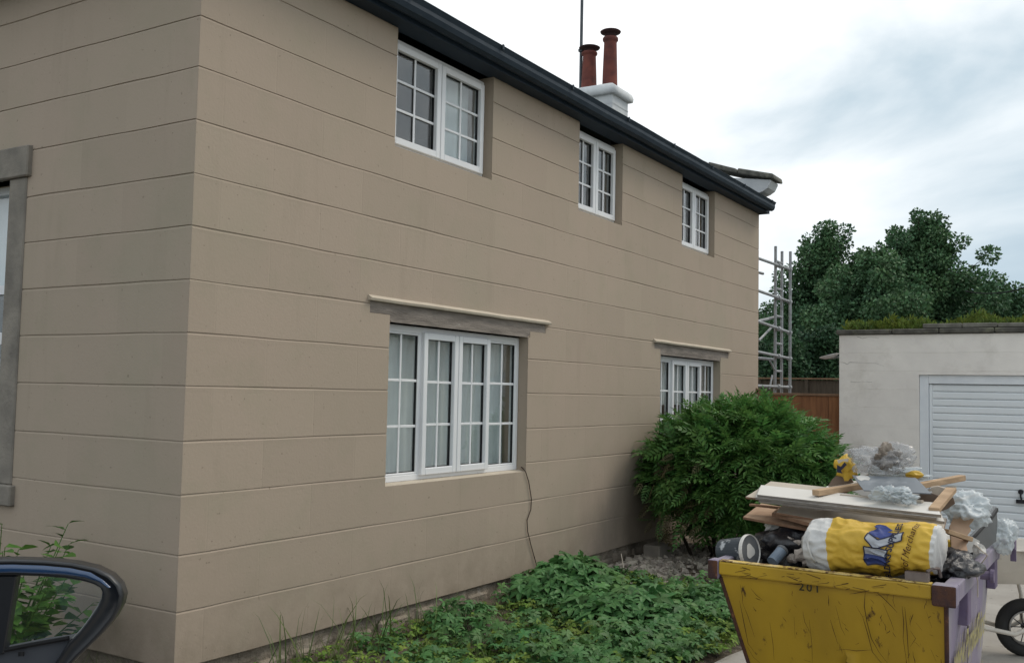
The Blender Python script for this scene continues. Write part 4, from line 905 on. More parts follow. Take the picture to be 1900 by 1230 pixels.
# folded grey sheet
g = [PX(1572, 880, 5.46), PX(1699, 886, 5.42), PX(1728, 915, 5.18), PX(1603, 909, 5.20)]; g[0] = g[1]+g[3]-g[2]+Vector((0, .05, 0))*0
mb = MB(); mb.slab(g, .005)
gs = piece('grey_sheet', 'folded blue-grey sheet lying on top of the heap', 'sheet', mb, 'greyboard')
n_ = (g[1]-g[0]).cross(g[3]-g[0]).normalized(); n_ = n_ if n_.z > 0 else -n_
rr_ = random.Random(3); def_ = [(1588, 884), (1596, 882), (1610, 883), (1615, 887), (1612, 891), (1604, 890), (1598, 892), (1592, 889)]
def on_sheet(px_, py_):
    d = ray(px_, py_); return EYE+d*((g[0]-EYE).dot(n_)/d.dot(n_))+n_*.0008
MB().add([on_sheet(*p) for p in def_], [tuple(range(len(def_)))]).build('plaster_splash', 'whiteboard', gs, recalc=False)
# crumpled things
def crumple(c, rad, seed, amp=.35, sub=3, freq=2.2, sharp=True, flat=0):
    bm = bmesh.new(); bmesh.ops.create_icosphere(bm, subdivisions=sub, radius=1)
    s_ = Vector((seed*3.1, seed*1.7, seed*.9))
    for v in bm.verts:
        d = v.co.copy(); n1_ = mnoise.noise(d*freq*.7+s_); n2_ = abs(mnoise.noise(d*freq*1.25+s_)); n3_ = abs(mnoise.noise(d*freq*2.9+s_)); n4_ = abs(mnoise.noise(d*freq*6+s_)) if sub > 4 else 0
        f_ = 1+amp*(n1_*1.1-n2_*1.3+.30-n3_*.6-n4_*.25); v.co = Vector((d.x*rad[0], d.y*rad[1], d.z*rad[2]))*f_
        if flat and v.co.z < -flat*rad[2]: v.co.z = -flat*rad[2]
        v.co += Vector(c)
    me = bpy.data.meshes.new('crumple'); bm.to_mesh(me); bm.free(); return me
def lump(name, label, cat, c, rad, seed, m, parent=None, smooth=False, **k_):
    k_ = dict(k_)
    if m in ('film', 'film_w'): k_['sub'] = 5; smooth = True
    me = crumple(c, rad, seed, **k_); me.materials.append(M[m]); me.name = name
    if smooth: me.polygons.foreach_set('use_smooth', [True]*len(me.polygons))
    o = link(bpy.data.objects.new(name, me), parent)
    if label: tag(o, label, cat)
    return o
lump('crumpled_paper', 'crumpled brown paper showing inside the clear film on top of the heap', 'paper', PX(1645, 850, 5.52), (.05, .062, .052), 2, 'paper', amp=.75, sub=4, freq=2.6)
lump('clear_film', 'ball of crumpled clear film on the very top of the heap', 'plastic film', PX(1634, 855, 5.55), (.11, .160, .085), 5, 'film', amp=.45, sub=4, freq=1.9, flat=.8)
lump('clear_film', 'white and clear film bunched behind the top of the grey sheet', 'plastic film', PX(1662, 879, 5.72), (.05, .15, .035), 8, 'film_w', amp=.6, sub=4)
lump('clear_film', 'crumpled milky film in front of the grey sheet', 'plastic film', PX(1650, 916, 5.13), (.045, .068, .038), 11, 'film_w', amp=.8, sub=4, freq=2.4)
lump('clear_film', 'small twist of milky film at the right of the one before the grey sheet', 'plastic film', PX(1684, 924, 5.11), (.032, .042, .024), 14, 'film_w', amp=.8, sub=4, freq=2.4)
lump('clear_film', 'large swell of pale blue film near the right rim', 'plastic film', PX(1795, 946, 5.62), (.14, .115, .085), 17, 'film_w', amp=.45, sub=4, freq=1.5)
lump('clear_film', 'white film bag bulging over the far right corner of the skip', 'plastic film', PX(1862, 993, 6.30), (.10, .075, .095), 21, 'film_w', amp=.4, sub=4, freq=1.6)
lump('white_rag', 'small white rag under the chipboard sheet at the left', 'rag', PX(1437, 980, 5.45), (.04, .05, .045), 24, 'whiteboard', amp=.5, sub=3)
lump('paper_scrap', 'small white paper scrap on the right rim with a string', 'paper', PX(1818, 1017, 5.45), (.02, .026, .028), 26, 'whiteboard', amp=.7, sub=2)
lump('bin_bag', 'black plastic bin bag behind the paint tub', 'bin bag', PX(1470, 1015, 5.35), (.22, .20, .12), 31, 'black_bag', smooth=True, amp=.35, sub=4)
lump('bin_bag', 'black plastic bin bag in the right corner of the skip under the chipboard', 'bin bag', PX(1765, 1050, 5.22), (.18, .12, .07), 34, 'black_bag', smooth=True, amp=.35, sub=4)
# more of the jumble: laths, offcuts and torn card pushed in between the larger pieces
batten('thin dark-stained lath under the left end of the white boards', PX(1392, 936, 5.5), PX(1500, 948, 5.45), .03, .012, 'chip_edge')
batten('narrow cream lath between the grey sheet and the white boards', PX(1560, 918, 5.3), PX(1712, 930, 5.2), .025, .012, 'cream')
batten('broken lath end pointing up at the far right behind the pale film', PX(1768, 930, 5.8), PX(1812, 918, 6.1), .028, .014)
batten('short stub of batten beside the printed sack, under the cream sheet', PX(1755, 985, 5.25), PX(1800, 1000, 5.4), .035, .022)
batten('dark strip of wood lying over the black bag at the left', PX(1437, 1003, 5.35), PX(1500, 992, 5.30), .02, .012, 'chip_edge')
for lb, q_, X_, m_ in [('torn grey-brown card wedged behind the paint tub', [(1428, 990), (1448, 984), (1478, 986), (1492, 998), (1486, 1016), (1462, 1010), (1440, 1008)], 5.42, 'paper'),
        ('crumpled white card under the cream sheet at its left', [(1500, 960), (1530, 950), (1542, 962), (1520, 972)], 5.30, 'cream'),
        ('splintered brown ply standing up behind the yellow torn sack', [(1590, 905), (1600, 884), (1612, 880), (1626, 890), (1622, 908)], 5.75, 'brownboard'),
        ('small dusty plasterboard corner by the right rim', [(1790, 1010), (1804, 996), (1818, 1004), (1812, 1022), (1796, 1026)], 5.55, 'whiteboard')]:
    mb = MB(); mb.prism([PX(a, b, X_+.0015*(a-q_[0][0])) for a, b in q_], (.006, .002, .001)); piece('card_scrap', lb, 'scrap', mb, m_)
# pieces of rubble between tub and sack
for i, (px_, py_, s_, lb) in enumerate([(1488, 1028, .045, 'pale squarish lump of rubble next to the open end of the sack'), (1470, 1037, .030, 'small lumpy white stone beside the sealant tube'), (1462, 1012, .05, 'grey block fragment lying on the black bag'), (1497, 1040, .030, 'dark stone at the open end of the sack'), (1480, 1008, .028, 'thin broken tile chip on the black bag')]):
    lump('rubble_piece', lb, 'rubble', PX(px_, py_, 5.08+.05*(i % 3)), (s_*.8, s_, s_*.8), 40+i, 'rubble', amp=.5, sub=2, freq=1.2)
# torn scraps of another printed sack at the back left
def sheet_poly(name, pts, X, m, parent=None, t=.004):
    mb = MB(); mb.prism([PX(a, b, X+(c_ if len(q_) > 2 else 0)) for q_ in pts for a, b, c_ in [(q_+(0,))[:3]]], (t, 0, 0)); return mb.build(name, m, parent)
s_ = lump('torn_sack', 'torn yellow sack with dark print at the back left of the heap', 'sack', PX(1570, 868, 5.60), (.06, .055, .065), 51, 'sack_y', amp=.4, sub=3, smooth=True)
sheet_poly('print_mark', [(1553, 862), (1560, 866), (1567, 857), (1571, 862), (1560, 873), (1563, 878), (1553, 876)], 5.525, 'print_line', s_)
sheet_poly('torn_flap', [(1553, 853), (1575, 850), (1573, 857), (1565, 855), (1556, 860)], 5.52, 'cream', s_)
lump('torn_sack', 'small yellow and cream sack scrap behind the grey sheet at the right', 'sack', PX(1697, 880, 5.60), (.03, .04, .022), 53, 'sack_y', amp=.4, sub=2)
sheet_poly('cardboard_piece', [(1536, 902), (1544, 889), (1556, 878), (1575, 880), (1584, 895), (1560, 905)], 5.62, 'brownboard')
o_ = [o for o in col.objects if o.name.startswith('cardboard_piece')][-1]; tag(o_, 'folded brown cardboard below the torn yellow sack at the left', 'cardboard')
mb = MB(); mb.slab([PX(1512, 912, 5.5), PX(1580, 899, 5.5), PX(1600, 890, 5.7), PX(1545, 897, 5.75)], .006); piece('plaster_offcut', 'dusty white plasterboard offcut behind the short batten', 'plasterboard', mb, 'whiteboard')
# dark panel standing at the right rim
mb = MB(); q4 = [(1804, 996), (1832, 968), (1849, 940), (1851, 972), (1848, 1004), (1806, 1038)]; mb.prism([PX(a, b, 5.6+(a-1804)*.011) for a, b in q4], (.02, .02, 0)); piece('dark_panel', 'dark grey panel standing against the right rim of the skip', 'panel', mb, 'dkboard')
mb = MB(); mb.bar(PX(1802, 1002, 5.57), PX(1838, 962, 5.9), .012, .012); mb.bar(PX(1838, 962, 5.9), PX(1850, 945, 6.08), .012, .02); piece('dark_trim', 'thin black trim lying along the dark panel', 'trim', mb, 'gasket')
# green wedge
mb = MB(); mb.prism([PX(1523, 1034, 4.93), PX(1528, 1036, 4.93), PX(1572, 1049, 4.93), PX(1560, 1052, 4.93), PX(1524, 1046, 4.93)], (.03, 0, .004)); piece('green_wedge', 'green plastic wedge poking up at the front rim before the sack', 'plastic piece', mb, 'green')
# string
mb = MB(); mb.tube([PX(1812, 1012, 5.40), PX(1822, 1022, 5.30), PX(1830, 1028, 5.25), PX(1832, 1030, 5.30)]+[(5.32, SY0-.042, SR+.0), (5.33, SY0-.050, SR-.05), (5.31, SY0-.052, SR-.12)], .003, 5); piece('string', 'pale string hanging over the right rim of the skip', 'string', mb, 'cream')
# tub of paint on its side, lid towards the right
c0, c1 = PX(1391, 1022, 5.02), PX(1352, 1031, 5.16); ax = (c1-c0); L_ = .155; ax = Vector((.25, .95, -.14)).normalized()
tub = empty('paint_tub'); tag(tub, 'dark paint tub with a round white sticker on its lid lying at the left rim', 'tub')
mb = MB(); mb.lathe([(.079, 0), (.079, .012), (.074, .014), (.063, .165), (.060, .17)], c0, ax, n=28); mb.build('tub_body', 'tub', tub, smooth=False)
mb = MB(); mb.lathe([(.0785, -.005), (.0835, -.010), (.085, -.006), (.085, .010), (.080, .013)], c0, ax, n=28, cap=False); mb.build('lid_rim', 'whiteboard', tub)
mb = MB(); mb.lathe([(.079, -.004), (.079, .004)], c0, ax, n=28); mb.build('lid', 'tub_lid', tub)
a1 = ax.cross(Vector((0, 0, 1))).normalized(); a2 = ax.cross(a1)
mb = MB(); mb.add([c0-ax*.0052+(a1*math.cos(t)+a2*math.sin(t))*.036*(1+.15*math.sin(3*t+1)) for t in [2*math.pi*i/20 for i in range(20)]], [tuple(range(20))]); mb.build('sticker', 'whiteboard', tub, recalc=False)
mb = MB(); vs = []
for i in range(9):
    t = R(-70+i*17)
    for h in (.085, .135):
        r_ = .0755-(h-.014)*.073+.001; vs.append(c0+ax*h+(a1*math.cos(t)+a2*math.sin(t))*r_)
mb.add(vs, [(2*i, 2*i+1, 2*i+3, 2*i+2) for i in range(8)]); mb.build('label', 'print_white', tub, recalc=False)
tb_ = empty('sealant_tube'); tag(tb_, 'short blue-grey tube with a pale end standing tilted beside the paint tub', 'tube')
ta, tbv = PX(1452, 1020, 5.08), PX(1428, 1048, 4.98); ax2 = (tbv-ta).normalized()
mb = MB(); mb.lathe([(.029, 0), (.030, .004), (.029, .02), (.029, .10)], ta, ax2, n=18); mb.build('tube_body', 'tube_b', tb_)
mb = MB(); mb.lathe([(.012, -.003), (.031, -.004), (.032, .010), (.030, .012)], ta, ax2, n=18); mb.build('tube_end', 'tub_lid', tb_)

# ---- the printed sack
sack = empty('printed_sack'); tag(sack, 'white and yellow printed rubble sack lying along the front rim', 'sack')
SA, SB = PX(1512, 1013, 5.02), PX(1745, 1020, 4.93); sax = (SB-SA); sL = sax.length; sd_ = sax.normalized()
fr_ = Vector((-1, 0, 0)); fr_ = (fr_-sd_*fr_.dot(sd_)).normalized(); upd = sd_.cross(fr_); upd = upd if upd.z > 0 else -upd
def srad(s):
    base = .134
    if s < .07: base *= .86+.14*math.sin(math.pi/2*max(0, (s+.02))/.09)
    if s > .90: base *= 1-.12*((s-.90)/.10)**1.6
    base *= 1.05-.17*s
    return base
def sk_pt(s, t, off=0):      # s along, t angle (0 = front, pi/2 = top)
    r_ = srad(s); wr = .020*mnoise.noise(Vector((s*4, math.cos(t)*1.4, math.sin(t)*1.4)))-.024*abs(mnoise.noise(Vector((s*9+math.sin(t)*2, math.cos(t)*3, math.sin(t)*3))))-.003*abs(mnoise.noise(Vector((s*24, math.cos(t)*7, math.sin(t)*7+s*9))))+.010
    cosr, sinr = math.cos(t), math.sin(t); ry = r_*(.93 if sinr > 0 else .9); endshift = .03*math.sin(t)*(s > .5)*(s-.5)
    return SA+sd_*(s*sL+endshift)+fr_*(cosr*(r_*.95+wr+off))+upd*(sinr*(ry+wr+off))
nS, nT = 110, 90; V = [sk_pt(i/nS, 2*math.pi*j/nT) for i in range(nS+1) for j in range(nT)]
fs = [(i*nT+j, i*nT+(j+1) % nT, (i+1)*nT+(j+1) % nT, (i+1)*nT+j) for i in range(nS) for j in range(nT)]
mi = []
for i in range(nS):
    for j in range(nT):
        s_m = (i+.5)/nS; mi.append(1 if .195 < s_m < .975 else 0)
mb = MB(); mb.v = [tuple(v) for v in V]; mb.f = fs; mb.m = mi
mb.f.append(tuple(nS*nT+j for j in range(nT))); mb.m.append(0)
body = mb.build('sack_body', ['sack', 'sack_y'], sack, smooth=True, recalc=True)
vs = []      # folded open mouth at the left
for j in range(nT):
    t = 2*math.pi*j/nT; p = sk_pt(0, t); vs += [p, p-sd_*(.012+.006*math.sin(5*t))+(SA-p)*.12, p+(SA-p)*.30+sd_*.05]
MB().add(vs, [(j*3+k_, ((j+1) % nT)*3+k_, ((j+1) % nT)*3+k_+1, j*3+k_+1) for j in range(nT) for k_ in (0, 1)]).build('sack_mouth', 'sack', sack, smooth=True)
hp = [PX(1502, 985, 4.86), PX(1497, 1000, 4.86), PX(1499, 1015, 4.85), PX(1505, 1032, 4.86), PX(1514, 1044, 4.88)]
MB().tube(hp, .006, 6).build('handle_strap', 'sack', sack, smooth=True)
def st(px_, py_):      # where a sight line meets the sack: sack coordinates
    d = ray(px_, py_); best = None
    q = EYE-SA; a_ = Vector((q.dot(sd_), q.dot(fr_), q.dot(upd))); dd = Vector((d.dot(sd_), d.dot(fr_), d.dot(upd)))
    r_ = .138; A2 = dd.y**2+dd.z**2; B2 = a_.y*dd.y+a_.z*dd.z; C2 = a_.y**2+a_.z**2-r_*r_; disc = max(0, B2*B2-A2*C2); tt = (-B2-math.sqrt(disc))/A2; p = a_+dd*tt
    return (p.x/sL, math.atan2(p.z, p.y))
def draped(name, pts, m, off):
    """flat print: polygon in sack coordinates, finely divided and laid on the sack"""
    bm = bmesh.new(); vsb = [bm.verts.new((s_*sL, t_*.14, 0)) for s_, t_ in pts]; f_ = bm.faces.new(vsb); bmesh.ops.triangulate(bm, faces=[f_])
    for k_ in range(6):
        es = [e for e in bm.edges if e.calc_length() > .009]
        if not es: break
        bmesh.ops.subdivide_edges(bm, edges=es, cuts=1); bmesh.ops.triangulate(bm, faces=bm.faces)
    for v in bm.verts: v.co = sk_pt(v.co.x/sL, v.co.y/.14, off)
    me = bpy.data.meshes.new(name); bm.to_mesh(me); bm.free(); me.materials.append(M[m]); return link(bpy.data.objects.new(name, me), body)
Z8 = lambda L: [st(1480+a/8.2, 930+b/8.2) for a, b in L]
def outline(pts, w=.0028, off=.0078):
    mb = MB()
    n = len(pts)
    for i in range(n):
        a, b = pts[i], pts[(i+1) % n]; A2_ = Vector((a[0]*sL, a[1]*.14)); B2_ = Vector((b[0]*sL, b[1]*.14)); k_ = max(2, int((B2_-A2_).length/.012)+1); dn = (B2_-A2_).normalized(); nn = Vector((-dn.y, dn.x))*w
        vs = []
        for q in range(k_+1):
            c = A2_.lerp(B2_, q/k_)
            for s_ in (-1, 1): e = c+nn*s_; vs.append(sk_pt(e.x/sL, e.y/.14, off))
        mb.add(vs, [(2*q, 2*q+1, 2*q+3, 2*q+2) for q in range(k_)])
    return mb.build('print_outline', 'print_line', body, recalc=False)
low = [(1005, 680), (1140, 705), (1215, 712), (1355, 745), (1345, 990), (1060, 985), (1000, 930)]
arms = [(1078, 480), (1215, 580), (1445, 490), (1580, 432), (1545, 570), (1215, 712), (1140, 705), (1030, 570)]
crown = [(1078, 478), (1105, 400), (1185, 372), (1140, 332), (1180, 303), (1330, 330), (1420, 395), (1330, 412), (1430, 450), (1445, 490), (1265, 560), (1160, 530)]
draped('print_shape', Z8(low), 'print_white', .0058); draped('print_shape', Z8([(1002, 805), (1342, 865), (1345, 990), (1060, 985), (1000, 930)]), 'print_blue', .0070)
draped('print_shape', Z8(arms), 'print_white', .0060); draped('print_shape', Z8(crown), 'print_blue', .0064)
outline(Z8(low)); outline(Z8(arms))
def sack_text(txt, size, p0, p1, m, shear=0, bold=0):
    a, b = Z8([p0])[0], Z8([p1])[0]; a2_, b2_ = Vector((a[0]*sL, a[1]*.14)), Vector((b[0]*sL, b[1]*.14)); d = (b2_-a2_); tm = text_mesh(txt, size, shear=shear, bold=bold)
    wdt = max(v.co.x for v in tm.vertices); k_ = d.length/wdt; d.normalize(); nn = Vector((-d.y, d.x))
    def f(x, y): q = a2_+d*x*k_+nn*y; return sk_pt(q.x/sL, q.y/.14, .0086)
    map_text(tm, f, 'printed_words', m, body, sub=2)
sack_text('BUILDING SUPPLIES', .040, (1452, 1330), (1590, 330), 'print_line', bold=.0011)
sack_text('Brand of Merchants', .050, (1755, 1420), (1850, 330), mat('dark_red_script', (.06, .012, .008), rough=.6), shear=.45)

# ================================================================ WHEELBARROW
wb = empty('wheelbarrow'); tag(wb, 'pale wheelbarrow with a spoked pneumatic wheel parked behind the skip', 'wheelbarrow')
M['wb'] = mat('pale_wheelbarrow_paint', (.62, .58, .52), (.50, .47, .42), scale=4, rough=.6, bump=.2, c3=(.25, .21, .17), c3scale=6, c3pos=(.6, .75))
M['tyre'] = mat('black_tyre', (.018, .018, .019), (.03, .03, .03), scale=6, rough=.85, bump=.4)
M['rim'] = mat('grey_wheel_rim', (.28, .27, .26), (.22, .21, .20), scale=6, rough=.5, metal=.4)
WC = Vector((7.62, .62, .195)); wr = .195
wax = Vector((.93, .36, 0)).normalized()     # wheel axle
q = MB(); prof = []
for i in range(17):
    t = 2*math.pi*i/16; prof.append((wr-.042+.042*math.cos(t), .042*math.sin(t)))
q.lathe(prof, WC, wax, n=40, cap=False); tyre = q.build('tyre', 'tyre', wb, smooth=True)
q = MB(); q.lathe([(.105, -.03), (.118, -.032), (.112, -.015), (.112, .015), (.118, .032), (.105, .03)], WC, wax, n=32, cap=False); rimo = q.build('rim', 'rim', wb, smooth=True)
wa = wax.cross(Vector((0, 0, 1))).normalized(); wz = Vector((0, 0, 1))
for i in range(10):
    t = 2*math.pi*i/10; sgn = 1 if i % 2 else -1; d = wa*math.cos(t)+wz*math.sin(t); d2 = wa*math.cos(t+.25)+wz*math.sin(t+.25)
    MB().tube([WC+wax*.03*sgn+d2*.018, WC+d*.113], .0035, 6).build('spoke', 'dark_metal', rimo)
MB().lathe([(.02, -.05), (.022, -.045), (.022, .045), (.02, .05)], WC, wax, n=16).build('hub', 'dark_metal', rimo)
# frame: two tubes run from the axle back under the tray to the handles
bk = wa if wa.y > 0 else -wa                    # towards the handles, hidden behind the skip
for sgn in (-1, 1):
    o3 = wax*.10*sgn
    MB().tube([WC+o3*.9-bk*.27+wz*.01, WC+o3-bk*.26+wz*.05, WC+o3-bk*.15+wz*.055, WC+o3-bk*.02+wz*.03, WC+o3+bk*.10-wz*.03, WC+o3*1.6+bk*.35+wz*.02, WC+o3*2.6+bk*.7+wz*.14, WC+o3*2.8+bk*1.25+wz*.42], .016, 10).build('handle_tube', 'wb', wb, smooth=True)
    MB().tube([WC+o3*2.0+bk*.62+wz*.10, WC+o3*2.2+bk*.60-wz*.178, WC+o3*2.2+bk*.78-wz*.178, WC+o3*2.4+bk*.82+wz*.18], .013, 8).build('stand_leg', 'wb', wb, smooth=True)
    MB().tube([WC+o3*.9, WC+o3+wz*.20+bk*.0, WC+o3*1.1+wz*.30+bk*.02], .012, 8).build('strut', 'wb', wb)
MB().tube([WC+wax*.09-bk*.27+wz*.01, WC-wax*.09-bk*.27+wz*.01], .016, 10).build('nose_bar', 'wb', wb)
# tray: pressed steel pan, thin walled
def ring(s0, s1, w0, w1, z0, z1):
    z0 += .07; z1 += .07; s0 -= .08
    return [WC+bk*s0-wax*w0+wz*z0, WC+bk*s0+wax*w0+wz*z0, WC+bk*s1+wax*w1+wz*z1, WC+bk*s1-wax*w1+wz*z1]
rings = [ring(.10, .62, .14, .17, .24, .22), ring(-.10, .74, .25, .29, .40, .40), ring(-.20, .80, .29, .33, .485, .485), ring(-.225, .82, .305, .345, .485, .485), ring(-.225, .82, .305, .345, .475, .475), ring(-.19, .79, .285, .325, .470, .470), ring(-.09, .73, .24, .28, .392, .392), ring(.11, .61, .13, .16, .252, .232)]
vs = [p for r_ in rings for p in r_]; fs = [(i*4+j, i*4+(j+1) % 4, (i+1)*4+(j+1) % 4, (i+1)*4+j) for i in range(7) for j in range(4)]+[(0, 1, 2, 3), (28, 29, 30, 31)]
MB().add(vs, fs).build('tray', 'wb', wb, bevel=.004)

# ================================================================ CAR WITH ITS REAR DOOR OPEN (only the door reaches into view)
rh, fh = Vector((math.cos(YAW), -math.sin(YAW), 0)), Vector((math.sin(YAW), math.cos(YAW), 0))
def LD(l, d, z=0): return rh*l+fh*d+Vector((0, 0, z))
M['carblue'] = mat('dark_blue_car_paint', (.014, .048, .125), (.012, .042, .11), scale=1, rough=.18, spec=.6, coat=.8)
M['carblack'] = mat('black_door_trim', (.010, .011, .013), (.014, .015, .018), scale=4, rough=.32, spec=.5)
M['rubber'] = mat('rubber_seal', (.008, .008, .009), rough=.7)
M['cartrim'] = mat('grey_door_card', (.06, .065, .075), (.05, .055, .065), scale=5, rough=.7)
M['carglass'] = glass_mat('car_glass', tint=(.94, .965, .965), gain=.8)
hinge = LD(-1.72, 2.0); tip = LD(-.82, 2.12); dv = (tip-hinge).normalized(); dn_ = Vector((dv.y, -dv.x, 0)); dn_ = dn_ if dn_.dot(EYE-hinge) > 0 else -dn_; dn_.z = 0; dn_.normalize()
h0 = Vector((hinge.x, hinge.y, 0))
def dp(px_, py_):
    d = ray(px_, py_); return EYE+d*((h0-EYE).dot(dn_)/d.dot(dn_))
car = empty('car'); tag(car, 'dark blue car with its rear door standing open', 'car')
car['label'] = 'dark blue car at the left edge, its black-edged door standing open'
outer = [(-260, 1075), (-200, 1056), (-120, 1043), (-40, 1037), (30, 1036), (90, 1038), (140, 1043), (180, 1052), (208, 1066), (224, 1083), (231, 1102), (227, 1122), (214, 1146), (192, 1172), (168, 1196), (145, 1218), (122, 1242), (105, 1262)]
inner = [(-230, 1095), (-180, 1078), (-110, 1070), (-40, 1067), (30, 1066), (80, 1068), (120, 1071), (152, 1076), (174, 1082), (187, 1089), (191, 1097), (189, 1108), (180, 1125), (165, 1147), (149, 1168), (132, 1185), (108, 1222), (92, 1250)]
mid1 = [tuple(Vector(a).lerp(Vector(b), .28)) for a, b in zip(outer, inner)]; mid2 = [tuple(Vector(a).lerp(Vector(b), .72)) for a, b in zip(outer, inner)]
door = MB(); n = len(outer)
def ringp(L, o_): return [dp(*p)+dn_*o_ for p in L]
lay = [ringp(outer, -.03), ringp(outer, .012), ringp([tuple(Vector(a).lerp(Vector(b), .12)) for a, b in zip(outer, inner)], .020), ringp([tuple(Vector(a).lerp(Vector(b), .20)) for a, b in zip(outer, inner)], .014), ringp(mid2, .012), ringp([tuple(Vector(a).lerp(Vector(b), .85)) for a, b in zip(outer, inner)], .016), ringp(inner, .004), ringp(inner, -.03)]
vs = [p for l in lay for p in l]; fs = [(k_*n+i, k_*n+i+1, (k_+1)*n+i+1, (k_+1)*n+i) for k_ in range(len(lay)-1) for i in range(n-1)]+[((len(lay)-1)*n+i, (len(lay)-1)*n+i+1, i+1, i) for i in range(n-1)]
door.add(vs, fs); dr = door.build('door', 'carblack', car, smooth=True)
# painted strip along the top of the window frame
seg = range(1, 10); A1 = [tuple(Vector(outer[i]).lerp(Vector(inner[i]), .26+(.10 if i > 7 else 0))) for i in seg]; B1 = [tuple(Vector(outer[i]).lerp(Vector(inner[i]), .74-(.05*(i-5) if i > 5 else 0))) for i in seg]; m1 = [tuple(Vector(a).lerp(Vector(b), .45)) for a, b in zip(A1, B1)]
vs = [p for l, o_ in ((A1, .0195), (m1, .026), (B1, .0195)) for p in ringp(l, o_)]; k_ = len(A1)
MB().add(vs, [(j*k_+i, j*k_+i+1, (j+1)*k_+i+1, (j+1)*k_+i) for j in (0, 1) for i in range(k_-1)]).build('frame_strip', 'carblue', dr, smooth=True, recalc=False)
# glass, quarter-light divider, lower door
gl_ = [inner[i] for i in range(0, 16)]+[(100, 1192), (0, 1212), (-230, 1250)]
MB().prism(ringp(gl_, -.012), -dn_*.004).build('window_glass', 'carglass', dr)
MB().prism([dp(-8, 1066)+dn_*.006, dp(33, 1066)+dn_*.006, dp(9, 1212)+dn_*.006, dp(-40, 1218)+dn_*.006], -dn_*.03).build('window_divider', 'carblack', dr, bevel=.003)
MB().prism(ringp([(-235, 1255), (0, 1208), (70, 1194), (128, 1186), (127, 1197), (104, 1232), (90, 1262), (60, 1400), (0, 1600), (-240, 1650), (-330, 1400)], -.006), -dn_*.05).build('lower_door', 'cartrim', dr, bevel=.004)
mb = MB(); mb.tube(ringp([(0, 1207), (60, 1195), (128, 1183)], .0), .005, 6); mb.build('window_seal', 'rubber', dr)
MB().tube([dp(43, 1206)+dn_*.01, dp(43, 1214)+dn_*.012], .006, 8).build('lock_pin', 'rubber', dr)
# the rest of the car, outside the picture to the left
uf = (rh*-.5+fh*.866); ur = (rh*.866+fh*.5)           # forward, right-hand side
co = h0.copy()
def cp_(f_, s_, z): p = co+uf*f_-ur*s_; return Vector((p.x, p.y, z))
st_ = [(-1.75, .35, .62, .80), (-1.62, .22, .92, .86), (-1.3, .20, 1.30, .88), (-.9, .18, 1.40, .88), (.1, .18, 1.42, .88), (.75, .18, 1.38, .88), (1.25, .18, 1.02, .88), (1.9, .2, .86, .87), (2.25, .25, .70, .80), (2.35, .33, .52, .72)]
vs = []; W2_ = .84
for f_, zl, zh, hw in st_:
    for s_, z in [(-hw, zl), (-hw-.02, min(zl+.25, zh)), (-hw+.0, min(.88, zh)), (-hw*(.78 if zh > .95 else .9), zh-.02), (-hw*.4, zh), (hw*.4, zh), (hw*(.78 if zh > .95 else .9), zh-.02), (hw, min(.88, zh)), (hw+.02, min(zl+.25, zh)), (hw, zl)]: vs.append(cp_(f_, .88+s_, z))
k_ = 10; fs = [(i*k_+j, i*k_+(j+1) % k_, (i+1)*k_+(j+1) % k_, (i+1)*k_+j) for i in range(len(st_)-1) for j in range(k_)]+[tuple(range(k_)), tuple((len(st_)-1)*k_+j for j in range(k_))]
MB().add(vs, fs).build('body', 'carblue', car, smooth=False, bevel=.02, segs=2)
for f_ in (-1.15, 1.45):
    for s_ in (.06, 1.70):
        c = cp_(f_, s_, .31); q = MB(); q.lathe([(.18, -.10), (.29, -.10), (.31, -.07), (.31, .07), (.29, .10), (.18, .10)], c, ur, n=28); w_ = q.build('wheel', 'tyre', car); q = MB(); q.lathe([(.175, -.105), (.03, -.09), (.03, .09), (.175, .105)], c, ur, n=20); q.build('hubcap', 'rim', w_)
for a_, b_ in ((-1.25, -.35), (-.28, .62)):
    for s_, sg in ((-.003, -1), (1.763, 1)):
        q = MB(); q.prism([cp_(a_, s_+.03*-sg+.0, .93), cp_(b_, s_+.03*-sg, .93), cp_(b_-.08, s_-sg*.14, 1.32), cp_(a_+.1, s_-sg*.14, 1.32)], ur*.02*-sg); q.build('side_window', 'carblack', car)
# ================================================================ VEGETATION
rs = np.random.RandomState(11)
def unit(a): return a/(np.linalg.norm(a, axis=-1, keepdims=True)+1e-9)
def cluster_crown(name, root, centers, radii, nper, size, T, TF, m, rs, upbias=.4, outw=.6, inner=.35):
    Ps = []; Ds = []; Us = []; Ss = []
    for c, r, n_ in zip(centers, radii, nper):
        d = unit(rs.normal(0, 1, (n_, 3))); rad = r*(inner+(1-inner)*rs.uniform(0, 1, (n_, 1))**.45)
        p = np.array(c)+d*rad*np.array([1, 1, .8]); Ps.append(p)
        Ds.append(unit(d*outw+rs.normal(0, .6, (n_, 3))+np.array([0, 0, -.15]))); Us.append(unit(rs.normal(0, .7, (n_, 3))+np.array([0, 0, upbias])+d*.3)); Ss.append(rs.uniform(*size, n_))
    return build_scatter(name, T, TF, np.concatenate(Ps), np.concatenate(Ds), np.concatenate(Us), np.concatenate(Ss), m, root)
